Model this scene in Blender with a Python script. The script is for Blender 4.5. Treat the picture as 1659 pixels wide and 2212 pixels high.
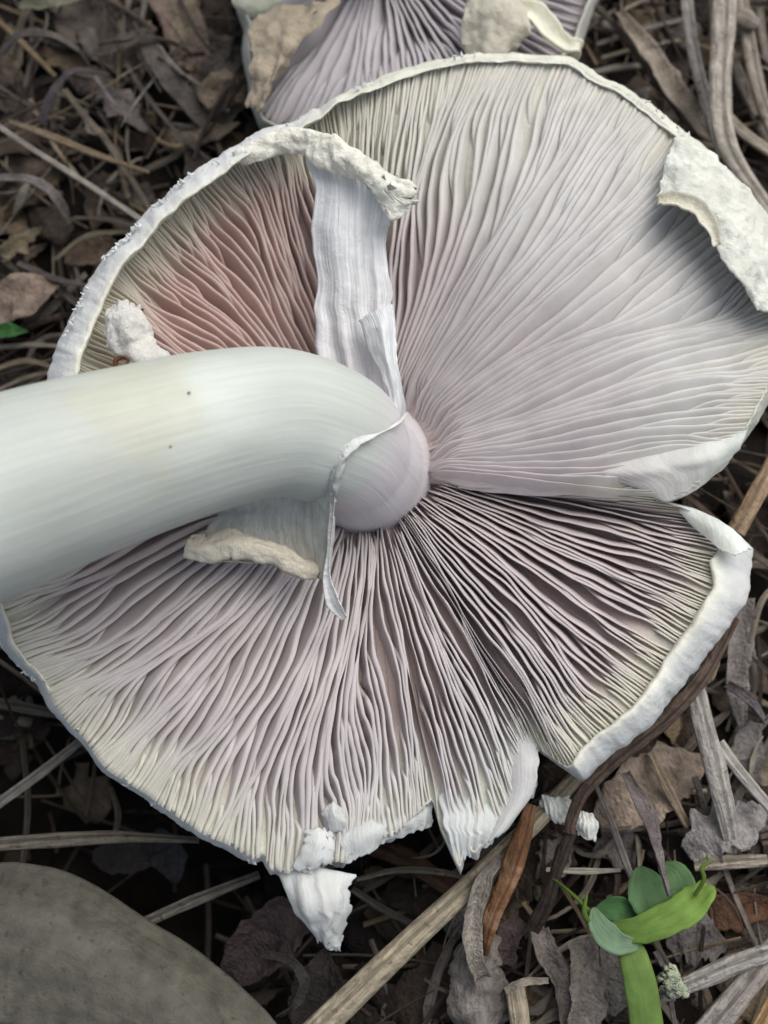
import bpy, math, random
import numpy as np
from mathutils import Vector, Matrix

# ------------------------------------------------------------------ camera, sky, sun, exposure
scene = bpy.context.scene
for o in list(bpy.data.objects):
    bpy.data.objects.remove(o)
CM = 0.01                                     # lengths below are written in centimetres
K = 0.006                                     # centimetres per picture unit at the focus distance
PW, PH = 1659.0, 2212.0
TILT = math.radians(15.0)
DIST = 16.0
AIM = np.array([0.0, 0.0, 2.8])
VIEW = np.array([0.0, math.sin(TILT), -math.cos(TILT)])
UPV = np.array([0.0, math.cos(TILT), math.sin(TILT)])
RIGHT = np.array([1.0, 0.0, 0.0])
EYE = AIM - VIEW * DIST

cam_d = bpy.data.cameras.new('camera')
cam = bpy.data.objects.new('camera', cam_d)
scene.collection.objects.link(cam)
cam.location = Vector(EYE * CM)
cam.rotation_euler = Vector(VIEW).to_track_quat('-Z', 'Y').to_euler()
cam_d.sensor_fit = 'VERTICAL'
cam_d.sensor_height = 24.0
cam_d.lens = 12.0 / ((PH * K / 2) / DIST)
cam_d.clip_start = 0.005
cam_d.clip_end = 50.0
cam_d.dof.use_dof = True
cam_d.dof.focus_distance = (DIST - 0.1) * CM
cam_d.dof.aperture_fstop = 12.0
scene.camera = cam

SUN_EL, SUN_AZ = math.radians(60), math.radians(40)      # azimuth clockwise from +Y
world = bpy.data.worlds.new('World')
scene.world = world
world.use_nodes = True
wn = world.node_tree
sky = wn.nodes.new('ShaderNodeTexSky')
sky.sky_type = 'NISHITA'
sky.sun_disc = False
sky.sun_elevation = SUN_EL
sky.sun_rotation = SUN_AZ
sky.air_density = 1.0
sky.dust_density = 4.0
hs = wn.nodes.new('ShaderNodeHueSaturation')
hs.inputs['Saturation'].default_value = 0.55
wn.links.new(sky.outputs[0], hs.inputs['Color'])
wn.links.new(hs.outputs[0], wn.nodes['Background'].inputs['Color'])
wn.nodes['Background'].inputs['Strength'].default_value = 0.10
sun_d = bpy.data.lights.new('sun', 'SUN')
sun_d.energy = 1.7
sun_d.angle = math.radians(60)
sun_d.color = (1.0, 0.97, 0.92)
sun = bpy.data.objects.new('sun', sun_d)
scene.collection.objects.link(sun)
sdir = Vector((math.sin(SUN_AZ) * math.cos(SUN_EL), math.cos(SUN_AZ) * math.cos(SUN_EL), math.sin(SUN_EL)))
sun.rotation_euler = (-sdir).to_track_quat('-Z', 'Y').to_euler()
scene.view_settings.view_transform = 'Standard'
scene.view_settings.look = 'None'
scene.view_settings.gamma = 1.0
scene.view_settings.exposure = 0.28
scene.view_settings.use_curve_mapping = False
scene.cycles.use_denoising = True
scene.cycles.max_bounces = 6
scene.cycles.diffuse_bounces = 4

rng = np.random.default_rng(7)
random.seed(7)

# ------------------------------------------------------------------ maths helpers
def at(px, py, z):
    """world point (cm) at height z that lies where the photograph shows it"""
    px, py, z = np.broadcast_arrays(np.asarray(px, float), np.asarray(py, float), np.asarray(z, float))
    d = VIEW * DIST + ((px - PW / 2) * K)[..., None] * RIGHT + ((PH / 2 - py) * K)[..., None] * UPV
    t = (z - EYE[2]) / d[..., 2]
    return EYE + d * t[..., None]

def hash3(i, j, k, seed):
    h = (i * 374761393 + j * 668265263 + k * 1274126177 + seed * 974711) & 0x7fffffff
    h = ((h ^ (h >> 13)) * 1274126177) & 0x7fffffff
    return ((h ^ (h >> 16)) & 0xffff) / 32767.5 - 1.0

def vnoise(P, scale=1.0, seed=0):
    P = np.asarray(P, float) * scale
    if P.shape[-1] == 2:
        P = np.concatenate([P, np.zeros(P.shape[:-1] + (1,))], -1)
    I = np.floor(P).astype(np.int64)
    f = P - I
    f = f * f * (3 - 2 * f)
    out = 0
    for a in (0, 1):
        for b in (0, 1):
            for c in (0, 1):
                w = (f[..., 0] if a else 1 - f[..., 0]) * (f[..., 1] if b else 1 - f[..., 1]) * (f[..., 2] if c else 1 - f[..., 2])
                out = out + w * hash3(I[..., 0] + a, I[..., 1] + b, I[..., 2] + c, seed)
    return out

def fbm(P, scale=1.0, seed=0, oct=3):
    r, a = 0, 1.0
    for o in range(oct):
        r = r + a * vnoise(P, scale * 2 ** o, seed + o * 17)
        a *= 0.5
    return r

def catmull(P, n):
    """n samples along control points (last axis = coords, first axis = order)"""
    P = np.asarray(P, float)
    m = len(P)
    if m == 2:
        t = np.linspace(0, 1, n).reshape((-1,) + (1,) * (P.ndim - 1))
        return P[0] * (1 - t) + P[1] * t
    Q = np.concatenate([[2 * P[0] - P[1]], P, [2 * P[-1] - P[-2]]])
    t = np.linspace(0, m - 1, n)
    i = np.minimum(t.astype(int), m - 2)
    f = (t - i).reshape((-1,) + (1,) * (P.ndim - 1))
    p0, p1, p2, p3 = Q[i], Q[i + 1], Q[i + 2], Q[i + 3]
    return 0.5 * (2 * p1 + (p2 - p0) * f + (2 * p0 - 5 * p1 + 4 * p2 - p3) * f ** 2 + (3 * p1 - p0 - 3 * p2 + p3) * f ** 3)

def unit(v):
    return v / np.maximum(np.linalg.norm(v, axis=-1, keepdims=True), 1e-9)

def smooth(a, b, x):
    t = np.clip((x - a) / (b - a), 0, 1)
    return t * t * (3 - 2 * t)

def gridfaces(n, m, closed_m=False, closed_n=False):
    i = np.arange(n if closed_n else n - 1)
    j = np.arange(m if closed_m else m - 1)
    I, J = np.meshgrid(i, j, indexing='ij')
    I2, J2 = (I + 1) % n, (J + 1) % m
    return np.stack([I * m + J, I * m + J2, I2 * m + J2, I2 * m + J], -1).reshape(-1, 4)

# ------------------------------------------------------------------ materials
MATS = {}
def mat(name, rough=0.6, noise=0.15, nscale=300.0, bump=0.3, bscale=900.0, fibre=0.0, fibre_v=70.0, fibre_u=3.0,
        sss=0.0, sss_r=0.0015, spec=0.3, speck=0.0, trans=0.0, sheen=0.0, stain=None):
    m = bpy.data.materials.new(name)
    m.use_nodes = True
    nt = m.node_tree
    N, L = nt.nodes, nt.links
    b = N['Principled BSDF']
    at_ = N.new('ShaderNodeAttribute'); at_.attribute_name = 'Col'
    tc = N.new('ShaderNodeTexCoord')
    nz = N.new('ShaderNodeTexNoise'); nz.inputs['Scale'].default_value = nscale; nz.inputs['Detail'].default_value = 5
    L.new(tc.outputs['Object'], nz.inputs['Vector'])
    mr = N.new('ShaderNodeMapRange')
    mr.inputs['From Min'].default_value = 0.25; mr.inputs['From Max'].default_value = 0.75
    mr.inputs['To Min'].default_value = 1 - noise; mr.inputs['To Max'].default_value = 1 + noise
    L.new(nz.outputs['Fac'], mr.inputs['Value'])
    mul = N.new('ShaderNodeVectorMath'); mul.operation = 'SCALE'
    L.new(at_.outputs['Color'], mul.inputs[0]); L.new(mr.outputs[0], mul.inputs['Scale'])
    col = mul.outputs[0]
    hsrc = None
    bn = N.new('ShaderNodeTexNoise'); bn.inputs['Scale'].default_value = bscale; bn.inputs['Detail'].default_value = 6
    bn.inputs['Roughness'].default_value = 0.6
    L.new(tc.outputs['Object'], bn.inputs['Vector'])
    hsrc = bn.outputs['Fac']
    if fibre > 0:
        mp = N.new('ShaderNodeMapping')
        mp.inputs['Scale'].default_value = (fibre_u, fibre_v, 1)
        L.new(tc.outputs['UV'], mp.inputs['Vector'])
        fn = N.new('ShaderNodeTexNoise'); fn.inputs['Scale'].default_value = 1.0; fn.inputs['Detail'].default_value = 4
        L.new(mp.outputs[0], fn.inputs['Vector'])
        fr = N.new('ShaderNodeMapRange')
        fr.inputs['From Min'].default_value = 0.3; fr.inputs['From Max'].default_value = 0.7
        fr.inputs['To Min'].default_value = 1 - fibre; fr.inputs['To Max'].default_value = 1 + fibre * 0.6
        L.new(fn.outputs['Fac'], fr.inputs['Value'])
        m2 = N.new('ShaderNodeVectorMath'); m2.operation = 'SCALE'
        L.new(col, m2.inputs[0]); L.new(fr.outputs[0], m2.inputs['Scale'])
        col = m2.outputs[0]
        ad = N.new('ShaderNodeMath'); ad.operation = 'ADD'
        L.new(fn.outputs['Fac'], ad.inputs[0]); L.new(hsrc, ad.inputs[1])
        hsrc = ad.outputs[0]
    if speck > 0:
        sn = N.new('ShaderNodeTexNoise'); sn.inputs['Scale'].default_value = 900; sn.inputs['Detail'].default_value = 3
        L.new(tc.outputs['Object'], sn.inputs['Vector'])
        sr = N.new('ShaderNodeMapRange')
        sr.inputs['From Min'].default_value = 0.62; sr.inputs['From Max'].default_value = 0.70
        sr.inputs['To Min'].default_value = 1.0; sr.inputs['To Max'].default_value = 1 - speck
        L.new(sn.outputs['Fac'], sr.inputs['Value'])
        m3 = N.new('ShaderNodeVectorMath'); m3.operation = 'SCALE'
        L.new(col, m3.inputs[0]); L.new(sr.outputs[0], m3.inputs['Scale'])
        col = m3.outputs[0]
    L.new(col, b.inputs['Base Color'])
    bp = N.new('ShaderNodeBump'); bp.inputs['Strength'].default_value = bump; bp.inputs['Distance'].default_value = 0.0006
    L.new(hsrc, bp.inputs['Height']); L.new(bp.outputs[0], b.inputs['Normal'])
    b.inputs['Roughness'].default_value = rough
    b.inputs['Specular IOR Level'].default_value = spec
    if sss > 0:
        b.inputs['Subsurface Weight'].default_value = sss
        b.inputs['Subsurface Radius'].default_value = (1.0, 0.7, 0.5)
        b.inputs['Subsurface Scale'].default_value = sss_r
    if trans > 0:
        tr = N.new('ShaderNodeBsdfTranslucent')
        L.new(col, tr.inputs['Color'])
        mx = N.new('ShaderNodeMixShader'); mx.inputs[0].default_value = trans
        L.new(b.outputs[0], mx.inputs[1]); L.new(tr.outputs[0], mx.inputs[2])
        L.new(mx.outputs[0], N['Material Output'].inputs['Surface'])
    MATS[name] = m
    return m

mat('gill_tissue', rough=0.55, noise=0.06, nscale=400, bump=0.08, bscale=900, trans=0.30, spec=0.2)
mat('cap_flesh', rough=0.75, noise=0.10, nscale=220, bump=0.4, bscale=1100, sss=0.3, spec=0.2)
mat('smooth_flesh', rough=0.5, noise=0.10, nscale=260, bump=0.35, bscale=420, fibre=0.06, fibre_u=2, fibre_v=16, sss=0.35, sss_r=0.002, spec=0.35)
mat('cottony_veil', rough=0.85, noise=0.13, nscale=420, bump=1.0, bscale=900, sss=0.25, spec=0.15)
mat('silky_veil', rough=0.38, noise=0.05, nscale=300, bump=0.5, bscale=600, fibre=0.22, fibre_v=26, fibre_u=2, trans=0.12, spec=0.4)
mat('stipe_skin', rough=0.5, noise=0.05, nscale=110, bump=0.16, bscale=150, fibre=0.07, fibre_v=95, fibre_u=0.9, sss=0.3, sss_r=0.002, spec=0.35)
mat('straw', rough=0.6, noise=0.3, nscale=500, bump=0.9, bscale=1200, fibre=0.42, fibre_v=14, fibre_u=2.0, speck=0.45, spec=0.3)
mat('twig', rough=0.75, noise=0.35, nscale=350, bump=0.9, bscale=900, fibre=0.4, fibre_v=10, fibre_u=4, speck=0.3, spec=0.2)
mat('dead_leaf', rough=0.65, noise=0.45, nscale=420, bump=1.0, bscale=900, fibre=0.25, fibre_v=8, fibre_u=20, trans=0.08, spec=0.3, speck=0.25)
mat('smooth_leaf', rough=0.6, noise=0.35, nscale=420, fibre=0.12, fibre_v=1.6, fibre_u=9, bump=0.5, bscale=700, spec=0.3, speck=0.35)
mat('green_leaf', rough=0.65, noise=0.2, nscale=350, bump=0.35, bscale=700, trans=0.3, spec=0.2, fibre=0.12, fibre_v=7, fibre_u=1.5)
mat('bark', rough=0.75, noise=0.55, nscale=380, bump=1.0, bscale=700, fibre=0.18, fibre_v=7, fibre_u=3, spec=0.2, speck=0.3)
mat('soil', rough=0.9, noise=0.5, nscale=250, bump=1.0, bscale=900, spec=0.15)

# ------------------------------------------------------------------ mesh helpers (geometry in world cm)
COLL = scene.collection
def mesh(name, V, F, col, mat_name, uv=None, smooth_=True):
    V = np.asarray(V, float).reshape(-1, 3)
    me = bpy.data.meshes.new(name)
    n, k = len(V), len(F)
    F = np.asarray(F, np.int32)
    me.vertices.add(n)
    me.vertices.foreach_set('co', (V * CM).ravel())
    c = F.shape[1]
    me.loops.add(k * c)
    me.loops.foreach_set('vertex_index', F.ravel())
    me.polygons.add(k)
    me.polygons.foreach_set('loop_start', np.arange(0, k * c, c, dtype=np.int32))
    me.polygons.foreach_set('use_smooth', np.full(k, smooth_))
    if uv is not None:
        u = me.uv_layers.new(name='UVMap')
        u.data.foreach_set('uv', np.asarray(uv, float).reshape(-1, 2)[F.ravel()].ravel())
    me.update(calc_edges=True)
    me.validate()
    a = me.color_attributes.new('Col', 'FLOAT_COLOR', 'POINT')
    col = np.asarray(col, float)
    if col.ndim == 1:
        col = np.tile(col, (n, 1))
    col = np.concatenate([np.clip(col.reshape(-1, 3), 0, 0.95), np.ones((n, 1))], 1)
    a.data.foreach_set('color', col.ravel())
    me.materials.append(MATS[mat_name])
    return me

def tag(o, label, cat, group=None, kind=None):
    if label: o['label'] = label
    if cat: o['category'] = cat
    if group: o['group'] = group
    if kind: o['kind'] = kind
    return o

def thing(name, base, label, cat, group=None):
    o = bpy.data.objects.new(name, None)
    o.empty_display_size = 0.01
    o.location = Vector(np.asarray(base, float) * CM)
    COLL.objects.link(o)
    o['base'] = [float(x) for x in base]
    return tag(o, label, cat, group)

def part(name, geo, mat_name, parent, label=None, kind=None):
    V, F, col, uv = geo
    base = np.array(parent['base'])
    o = bpy.data.objects.new(name, mesh(name, np.asarray(V).reshape(-1, 3) - base, F, col, mat_name, uv))
    o.parent = parent
    o['base'] = [float(x) for x in base]
    COLL.objects.link(o)
    if label: o['label'] = label
    if kind: o['kind'] = kind
    return o

def solo(name, geo, mat_name, label, cat, group=None, kind=None):
    V, F, col, uv = geo
    V = np.asarray(V, float).reshape(-1, 3)
    base = np.array([V[:, 0].mean(), V[:, 1].mean(), V[:, 2].min()])
    o = bpy.data.objects.new(name, mesh(name, V - base, F, col, mat_name, uv))
    o.location = Vector(base * CM)
    COLL.objects.link(o)
    return tag(o, label, cat, group, kind)

def join(geos):
    Vs, Fs, Cs, Us, n = [], [], [], [], 0
    for V, F, c, uv in geos:
        V = np.asarray(V, float).reshape(-1, 3)
        c = np.asarray(c, float)
        if c.ndim == 1: c = np.tile(c, (len(V), 1))
        Vs.append(V); Fs.append(np.asarray(F) + n); Cs.append(c.reshape(-1, 3)); Us.append(np.asarray(uv).reshape(-1, 2)); n += len(V)
    return np.concatenate(Vs), np.concatenate(Fs), np.concatenate(Cs), np.concatenate(Us)

def frames(P):
    T = unit(np.gradient(P, axis=0))
    N = np.zeros_like(T)
    ref = np.array([0, 0, 1.0]) if abs(T[0, 2]) < 0.9 else np.array([0, 1.0, 0])
    N[0] = unit(ref - T[0] * np.dot(ref, T[0]))
    for i in range(1, len(P)):
        v = N[i - 1] - T[i] * np.dot(N[i - 1], T[i])
        N[i] = v / max(np.linalg.norm(v), 1e-9)
    return T, N, np.cross(T, N)

def pxpath(pts, n):
    C = catmull(np.array(pts, float), n)
    return at(C[:, 0], C[:, 1], C[:, 2])

def tube(P, rad, col, m=10, flat=1.0, rough=0.06, groove=0.0, seed=0, ngr=1, caps=True, nfreq=3.0):
    """tapered stalk along P; flat squashes it, groove cuts a lengthwise channel in its upper side"""
    P = np.asarray(P, float)
    n = len(P)
    rad = np.interp(np.linspace(0, 1, n), np.linspace(0, 1, len(np.atleast_1d(rad))), np.atleast_1d(rad))
    T, N, B = frames(P)
    a = np.arange(m) * 2 * np.pi / m
    rr = rad[:, None] * np.ones(m)
    s = np.concatenate([[0], np.cumsum(np.linalg.norm(np.diff(P, axis=0), axis=1))])
    A = np.stack(np.broadcast_arrays(s[:, None] * nfreq * 0.35, np.cos(a)[None] * 1.4 + seed * 3.1, np.sin(a)[None] * 1.4), -1)
    rr = rr * (1 + rough * fbm(A, 1.3, seed, 2))
    if groove:
        for g in range(ngr):
            c0 = (g - (ngr - 1) / 2) * 0.7
            rr = rr * (1 - groove * np.exp(-((a - c0 + np.pi) % (2 * np.pi) - np.pi) ** 2 / 0.05))[None]
    X = N[:, None] * (rr * np.cos(a) * flat)[..., None] + B[:, None] * (rr * np.sin(a))[..., None]
    V = P[:, None] + X
    uv = np.stack(np.broadcast_arrays(s[:, None], (np.arange(m) / m)[None]), -1)
    c = np.asarray(col, float)
    c = np.broadcast_to(c, (n, m, 3)).copy() if c.ndim != 2 else np.repeat(c[:, None], m, 1)
    c *= (1 + 0.16 * fbm(A, 1.0, seed + 5, 2))[..., None]
    V, uv, c = V.reshape(-1, 3), uv.reshape(-1, 2), c.reshape(-1, 3)
    F = gridfaces(n, m, True)
    if caps:
        k = len(V)
        V = np.concatenate([V, [P[0] - T[0] * rad[0] * 0.15, P[-1] + T[-1] * rad[-1] * 0.15]])
        uv = np.concatenate([uv, [uv[0], uv[-1]]]); c = np.concatenate([c, [c[0], c[-1]]])
        j = np.arange(m); j2 = (j + 1) % m
        F = np.concatenate([F, np.stack([np.full(m, k), j2, j, j], -1)[:, [0, 1, 2, 2]],
                            np.stack([np.full(m, k + 1), (n - 1) * m + j, (n - 1) * m + j2, (n - 1) * m + j2], -1)])
        tri = F[n * m - m:] if False else None
    # degenerate quads at the caps become triangles via a split below
    return V, fix(F), c, uv

def fix(F):
    """turn quads with a repeated last corner into two-corner-safe quads by leaving them; validate() cleans them"""
    return F

def solid(P, thick, col, uv=None, nrm=None):
    """close a grid P (n,m,3) into a thin solid body"""
    n, m = P.shape[:2]
    if nrm is None:
        nrm = unit(np.cross(np.gradient(P, axis=0), np.gradient(P, axis=1)))
        if nrm[..., 2].mean() < 0: nrm = -nrm
    th = np.asarray(thick, float)
    th = th[..., None] if th.ndim == 2 else th
    Q = P - nrm * th
    V = np.concatenate([P.reshape(-1, 3), Q.reshape(-1, 3)])
    F = gridfaces(n, m)
    k = n * m
    loop = np.concatenate([np.arange(m), np.arange(1, n) * m + m - 1, (n - 1) * m + np.arange(m - 2, -1, -1), np.arange(n - 2, 0, -1) * m])
    l2 = np.roll(loop, -1)
    W = np.stack([loop, loop + k, l2 + k, l2], -1)
    F = np.concatenate([F, F[:, ::-1] + k, W])
    c = np.asarray(col, float)
    if c.ndim == 1: c = np.tile(c, (n * m, 1))
    c = c.reshape(-1, 3)
    if uv is None:
        uv = np.stack(np.meshgrid(np.linspace(0, 1, n), np.linspace(0, 1, m), indexing='ij'), -1)
    uv = uv.reshape(-1, 2)
    return V, F, np.concatenate([c, c]), np.concatenate([uv, uv])

def bilin(G, u, v):
    n, m = G.shape[:2]
    x, y = np.clip(u, 0, 1) * (n - 1), np.clip(v, 0, 1) * (m - 1)
    i, j = np.minimum(x.astype(int), n - 2), np.minimum(y.astype(int), m - 2)
    fx, fy = (x - i)[..., None], (y - j)[..., None]
    return (G[i, j] * (1 - fx) + G[i + 1, j] * fx) * (1 - fy) + (G[i, j + 1] * (1 - fx) + G[i + 1, j + 1] * fx) * fy

def sheet(rows, thick, col, n=40, m=40, lump=0.02, lscale=4.0, rag=0.03, seed=0, rag_sides='tblr', px=True, fold=0.0, fold_n=6, col2=None, puff=0.0, colv=None, fuzz=0.0):
    """membrane through control rows of (px, py, z); ragged sides, lumps, thin solid"""
    G = catmull(np.array(rows, float), 60)
    G = np.swapaxes(catmull(np.swapaxes(G, 0, 1), 60), 0, 1)
    u, v = np.meshgrid(np.linspace(0, 1, n), np.linspace(0, 1, m), indexing='ij')
    def e(side, x):
        if side not in rag_sides: return 0
        q = np.stack([x * 9, np.full_like(x, seed * 7.7 + ord(side))], -1)
        return rag * (0.6 + 0.9 * fbm(q, 1.0, seed, 3))
    u2 = e('t', v) + u * (1 - e('t', v) - e('b', v))
    v2 = e('l', u) + v * (1 - e('l', u) - e('r', u))
    C = bilin(G, u2, v2)
    P = at(C[..., 0], C[..., 1], C[..., 2]) if px else C
    nrm = unit(np.cross(np.gradient(P, axis=0), np.gradient(P, axis=1)))
    if nrm[..., 2].mean() < 0: nrm = -nrm
    P = P + nrm * (lump * fbm(P, lscale, seed, 3))[..., None]
    if fuzz: P = P + nrm * (fuzz * fbm(P, 11.0, seed + 40, 2))[..., None] + (fuzz * 0.6 * np.stack([vnoise(P, 14.0, seed + 50), vnoise(P, 14.0, seed + 51), 0 * P[..., 0]], -1))
    if fold:
        P = P + nrm * (fold * np.sin(v * fold_n * 2 * np.pi + 2 * vnoise(np.stack([u * 3, v * 2], -1), 1, seed)) * (0.4 + 0.6 * vnoise(np.stack([u * 2, v * 5], -1), 1.0, seed + 3)))[..., None]
    em = np.minimum(np.minimum(u, 1 - u), np.minimum(v, 1 - v))
    fall = np.sqrt(np.clip(em / 0.18, 0, 1))
    if puff: P = P + nrm * (puff * fall)[..., None]
    thick = thick * (0.25 + 0.75 * fall)
    c = np.asarray(col, float)
    if col2 is not None:
        c = c * (1 - u[..., None] ** 2.2) + np.asarray(col2) * u[..., None] ** 2.2
    elif colv is not None:
        c = c * (1 - v[..., None]) + np.asarray(colv) * v[..., None]
    else:
        c = np.broadcast_to(c, P.shape)
    c = c * (1 + 0.06 * fbm(P, 3.0, seed + 9, 2))[..., None]
    return solid(P, thick, c)

def ribbon(P, width, col, m=7, camber=0.15, twist=0.0, thick=0.02, seed=0, rag=0.06, wav=0.05, profile=None, tipcol=None, tw0=0.0):
    """leaf, husk or grass blade along P"""
    P = np.asarray(P, float)
    n = len(P)
    T, N, B = frames(P)
    t = np.linspace(0, 1, n)
    w = np.interp(t, np.linspace(0, 1, len(np.atleast_1d(width))), np.atleast_1d(width))
    if profile == 'leaf':
        w = w * np.clip(np.sin(np.pi * (0.06 + 0.92 * t) ** 0.85), 0.05, 1) ** 0.7
    ang = tw0 + twist * t
    L = B * np.cos(ang)[:, None] + N * np.sin(ang)[:, None]
    U = np.cross(L, T)
    U = U * np.sign(U[:, 2:3].mean() + 1e-9)
    x = np.linspace(-1, 1, m)
    ee = np.stack([t * 7, np.zeros(n) + seed * 1.7], -1)
    wl = w * (1 + rag * 2 * fbm(ee, 1.5, seed, 3)); wr = w * (1 + rag * 2 * fbm(ee + 31, 1.5, seed, 3))
    xx = np.where(x[None] < 0, x[None] * wl[:, None], x[None] * wr[:, None]) * 0.5
    h = camber * w[:, None] * (x[None] ** 2) + wav * w[:, None] * fbm(np.stack(np.broadcast_arrays(t[:, None] * 5, x[None] * 1.5, np.float64(seed * 2.3)), -1), 1.0, seed, 2)
    V = P[:, None] + L[:, None] * xx[..., None] + U[:, None] * h[..., None]
    s = np.concatenate([[0], np.cumsum(np.linalg.norm(np.diff(P, axis=0), axis=1))])
    uv = np.stack(np.broadcast_arrays(s[:, None], (x[None] * 0.5 + 0.5)), -1)
    c = np.broadcast_to(np.asarray(col, float), V.shape).copy()
    if tipcol is not None:
        c = c * (1 - t[:, None, None]) + np.asarray(tipcol) * t[:, None, None]
    c *= (1 + 0.22 * fbm(V, 1.6, seed + 3, 3))[..., None]
    nr = np.broadcast_to(U[:, None], V.shape)
    return solid(V, thick, c, uv, nr)

# ------------------------------------------------------------------ the ground
def hollow(x, y):
    z = 0.35 * fbm(np.stack([x, y], -1), 0.35, 3, 3) + 0.10 * fbm(np.stack([x, y], -1), 1.7, 11, 3)
    z = z - 3.0 * np.exp(-(((x + 3.3) / 3.2) ** 2 + ((y + 4.4) / 2.4) ** 2) ** 1.5) - 0.6 * np.exp(-(((x + 3.4) / 1.8) ** 2 + ((y - 3.6) / 1.5) ** 2))
    return z - 0.35
gx = np.concatenate([-np.geomspace(300, 13, 14), np.linspace(-12, 12, 190), np.geomspace(13, 300, 14)])
gy = np.concatenate([-np.geomspace(300, 15, 14), np.linspace(-14, 16, 230), np.geomspace(17, 300, 14)])
X, Y = np.meshgrid(gx, gy, indexing='ij')
Z = hollow(X, Y)
GV = np.stack([X, Y, Z], -1)
gc = np.array([0.014, 0.011, 0.009]) * (1 + 0.5 * fbm(GV, 1.5, 5, 3))[..., None]
go = bpy.data.objects.new('ground', mesh('ground', GV, gridfaces(len(gx), len(gy)), gc.reshape(-1, 3), 'soil'))
COLL.objects.link(go)
go['kind'] = 'structure'
go['label'] = 'dark crumbly soil under the litter'

# ------------------------------------------------------------------ mushroom caps
def table(keys):
    k = np.array(sorted(keys), float)
    a = np.concatenate([k[:, 0] - 360, k[:, 0], k[:, 0] + 360])
    v = np.concatenate([k[:, 1:]] * 3)
    return lambda ph: np.stack([np.interp(ph, a, v[:, i]) for i in range(v.shape[1])], -1)

class Cap:
    def __init__(s, centre, outline, heights, rims, leans, cream, r_in, seed=0, jag=1.0, flesh=0.5, n_full=180, torn=0.0):
        s.c = np.array(centre, float)
        o = np.array(outline, float) - s.c
        s.R = table([(math.degrees(math.atan2(y, x)), math.hypot(x, y)) for x, y in o])
        s.H, s.W, s.Ln, s.Cr = table(heights), table(rims), table(leans), table(cream)
        s.r_in, s.seed, s.jag, s.flesh, s.n_full, s.torn = r_in, seed, jag, flesh, n_full, torn
    def radius(s, ph):
        q = np.stack([np.cos(np.radians(ph)), np.sin(np.radians(ph))], -1)
        torn = smooth(57, 62, ph) * (1 - smooth(104, 109, ph)) * s.torn
        return s.R(ph)[..., 0] + s.jag * (6 + 0 * torn) * fbm(q, 9, s.seed, 3) + torn * 15 * fbm(q, 38, s.seed + 3, 2)
    def gill_end(s, ph):
        return s.radius(ph) - s.W(ph)[..., 0]
    def z(s, ph, f):
        h = s.H(ph)
        f = np.broadcast_to(f, h.shape[:-1])
        # quadratic-like blend through inner (0.1), middle (0.55), outer (1.0)
        a, b, c = h[..., 0], h[..., 1], h[..., 2]
        t = np.clip((f - 0.1) / 0.9, 0, 1)
        return a * (1 - t) * (1 - 2 * t) + 4 * b * t * (1 - t) + c * t * (2 * t - 1)
    def surf(s, ph, f):
        """f: 0 centre .. 1 end of the gills"""
        ph, f = np.broadcast_arrays(np.asarray(ph, float), np.asarray(f, float))
        r = s.gill_end(ph) * f
        return at(s.c[0] + r * np.cos(np.radians(ph)), s.c[1] + r * np.sin(np.radians(ph)), s.z(ph, f))
    def depth(s, f):
        return s.flesh * np.clip(0.35 + 1.6 * f * (1 - f) * 1.6, 0.1, 1) * (1 - 0.55 * smooth(0.7, 1.0, f))

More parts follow.
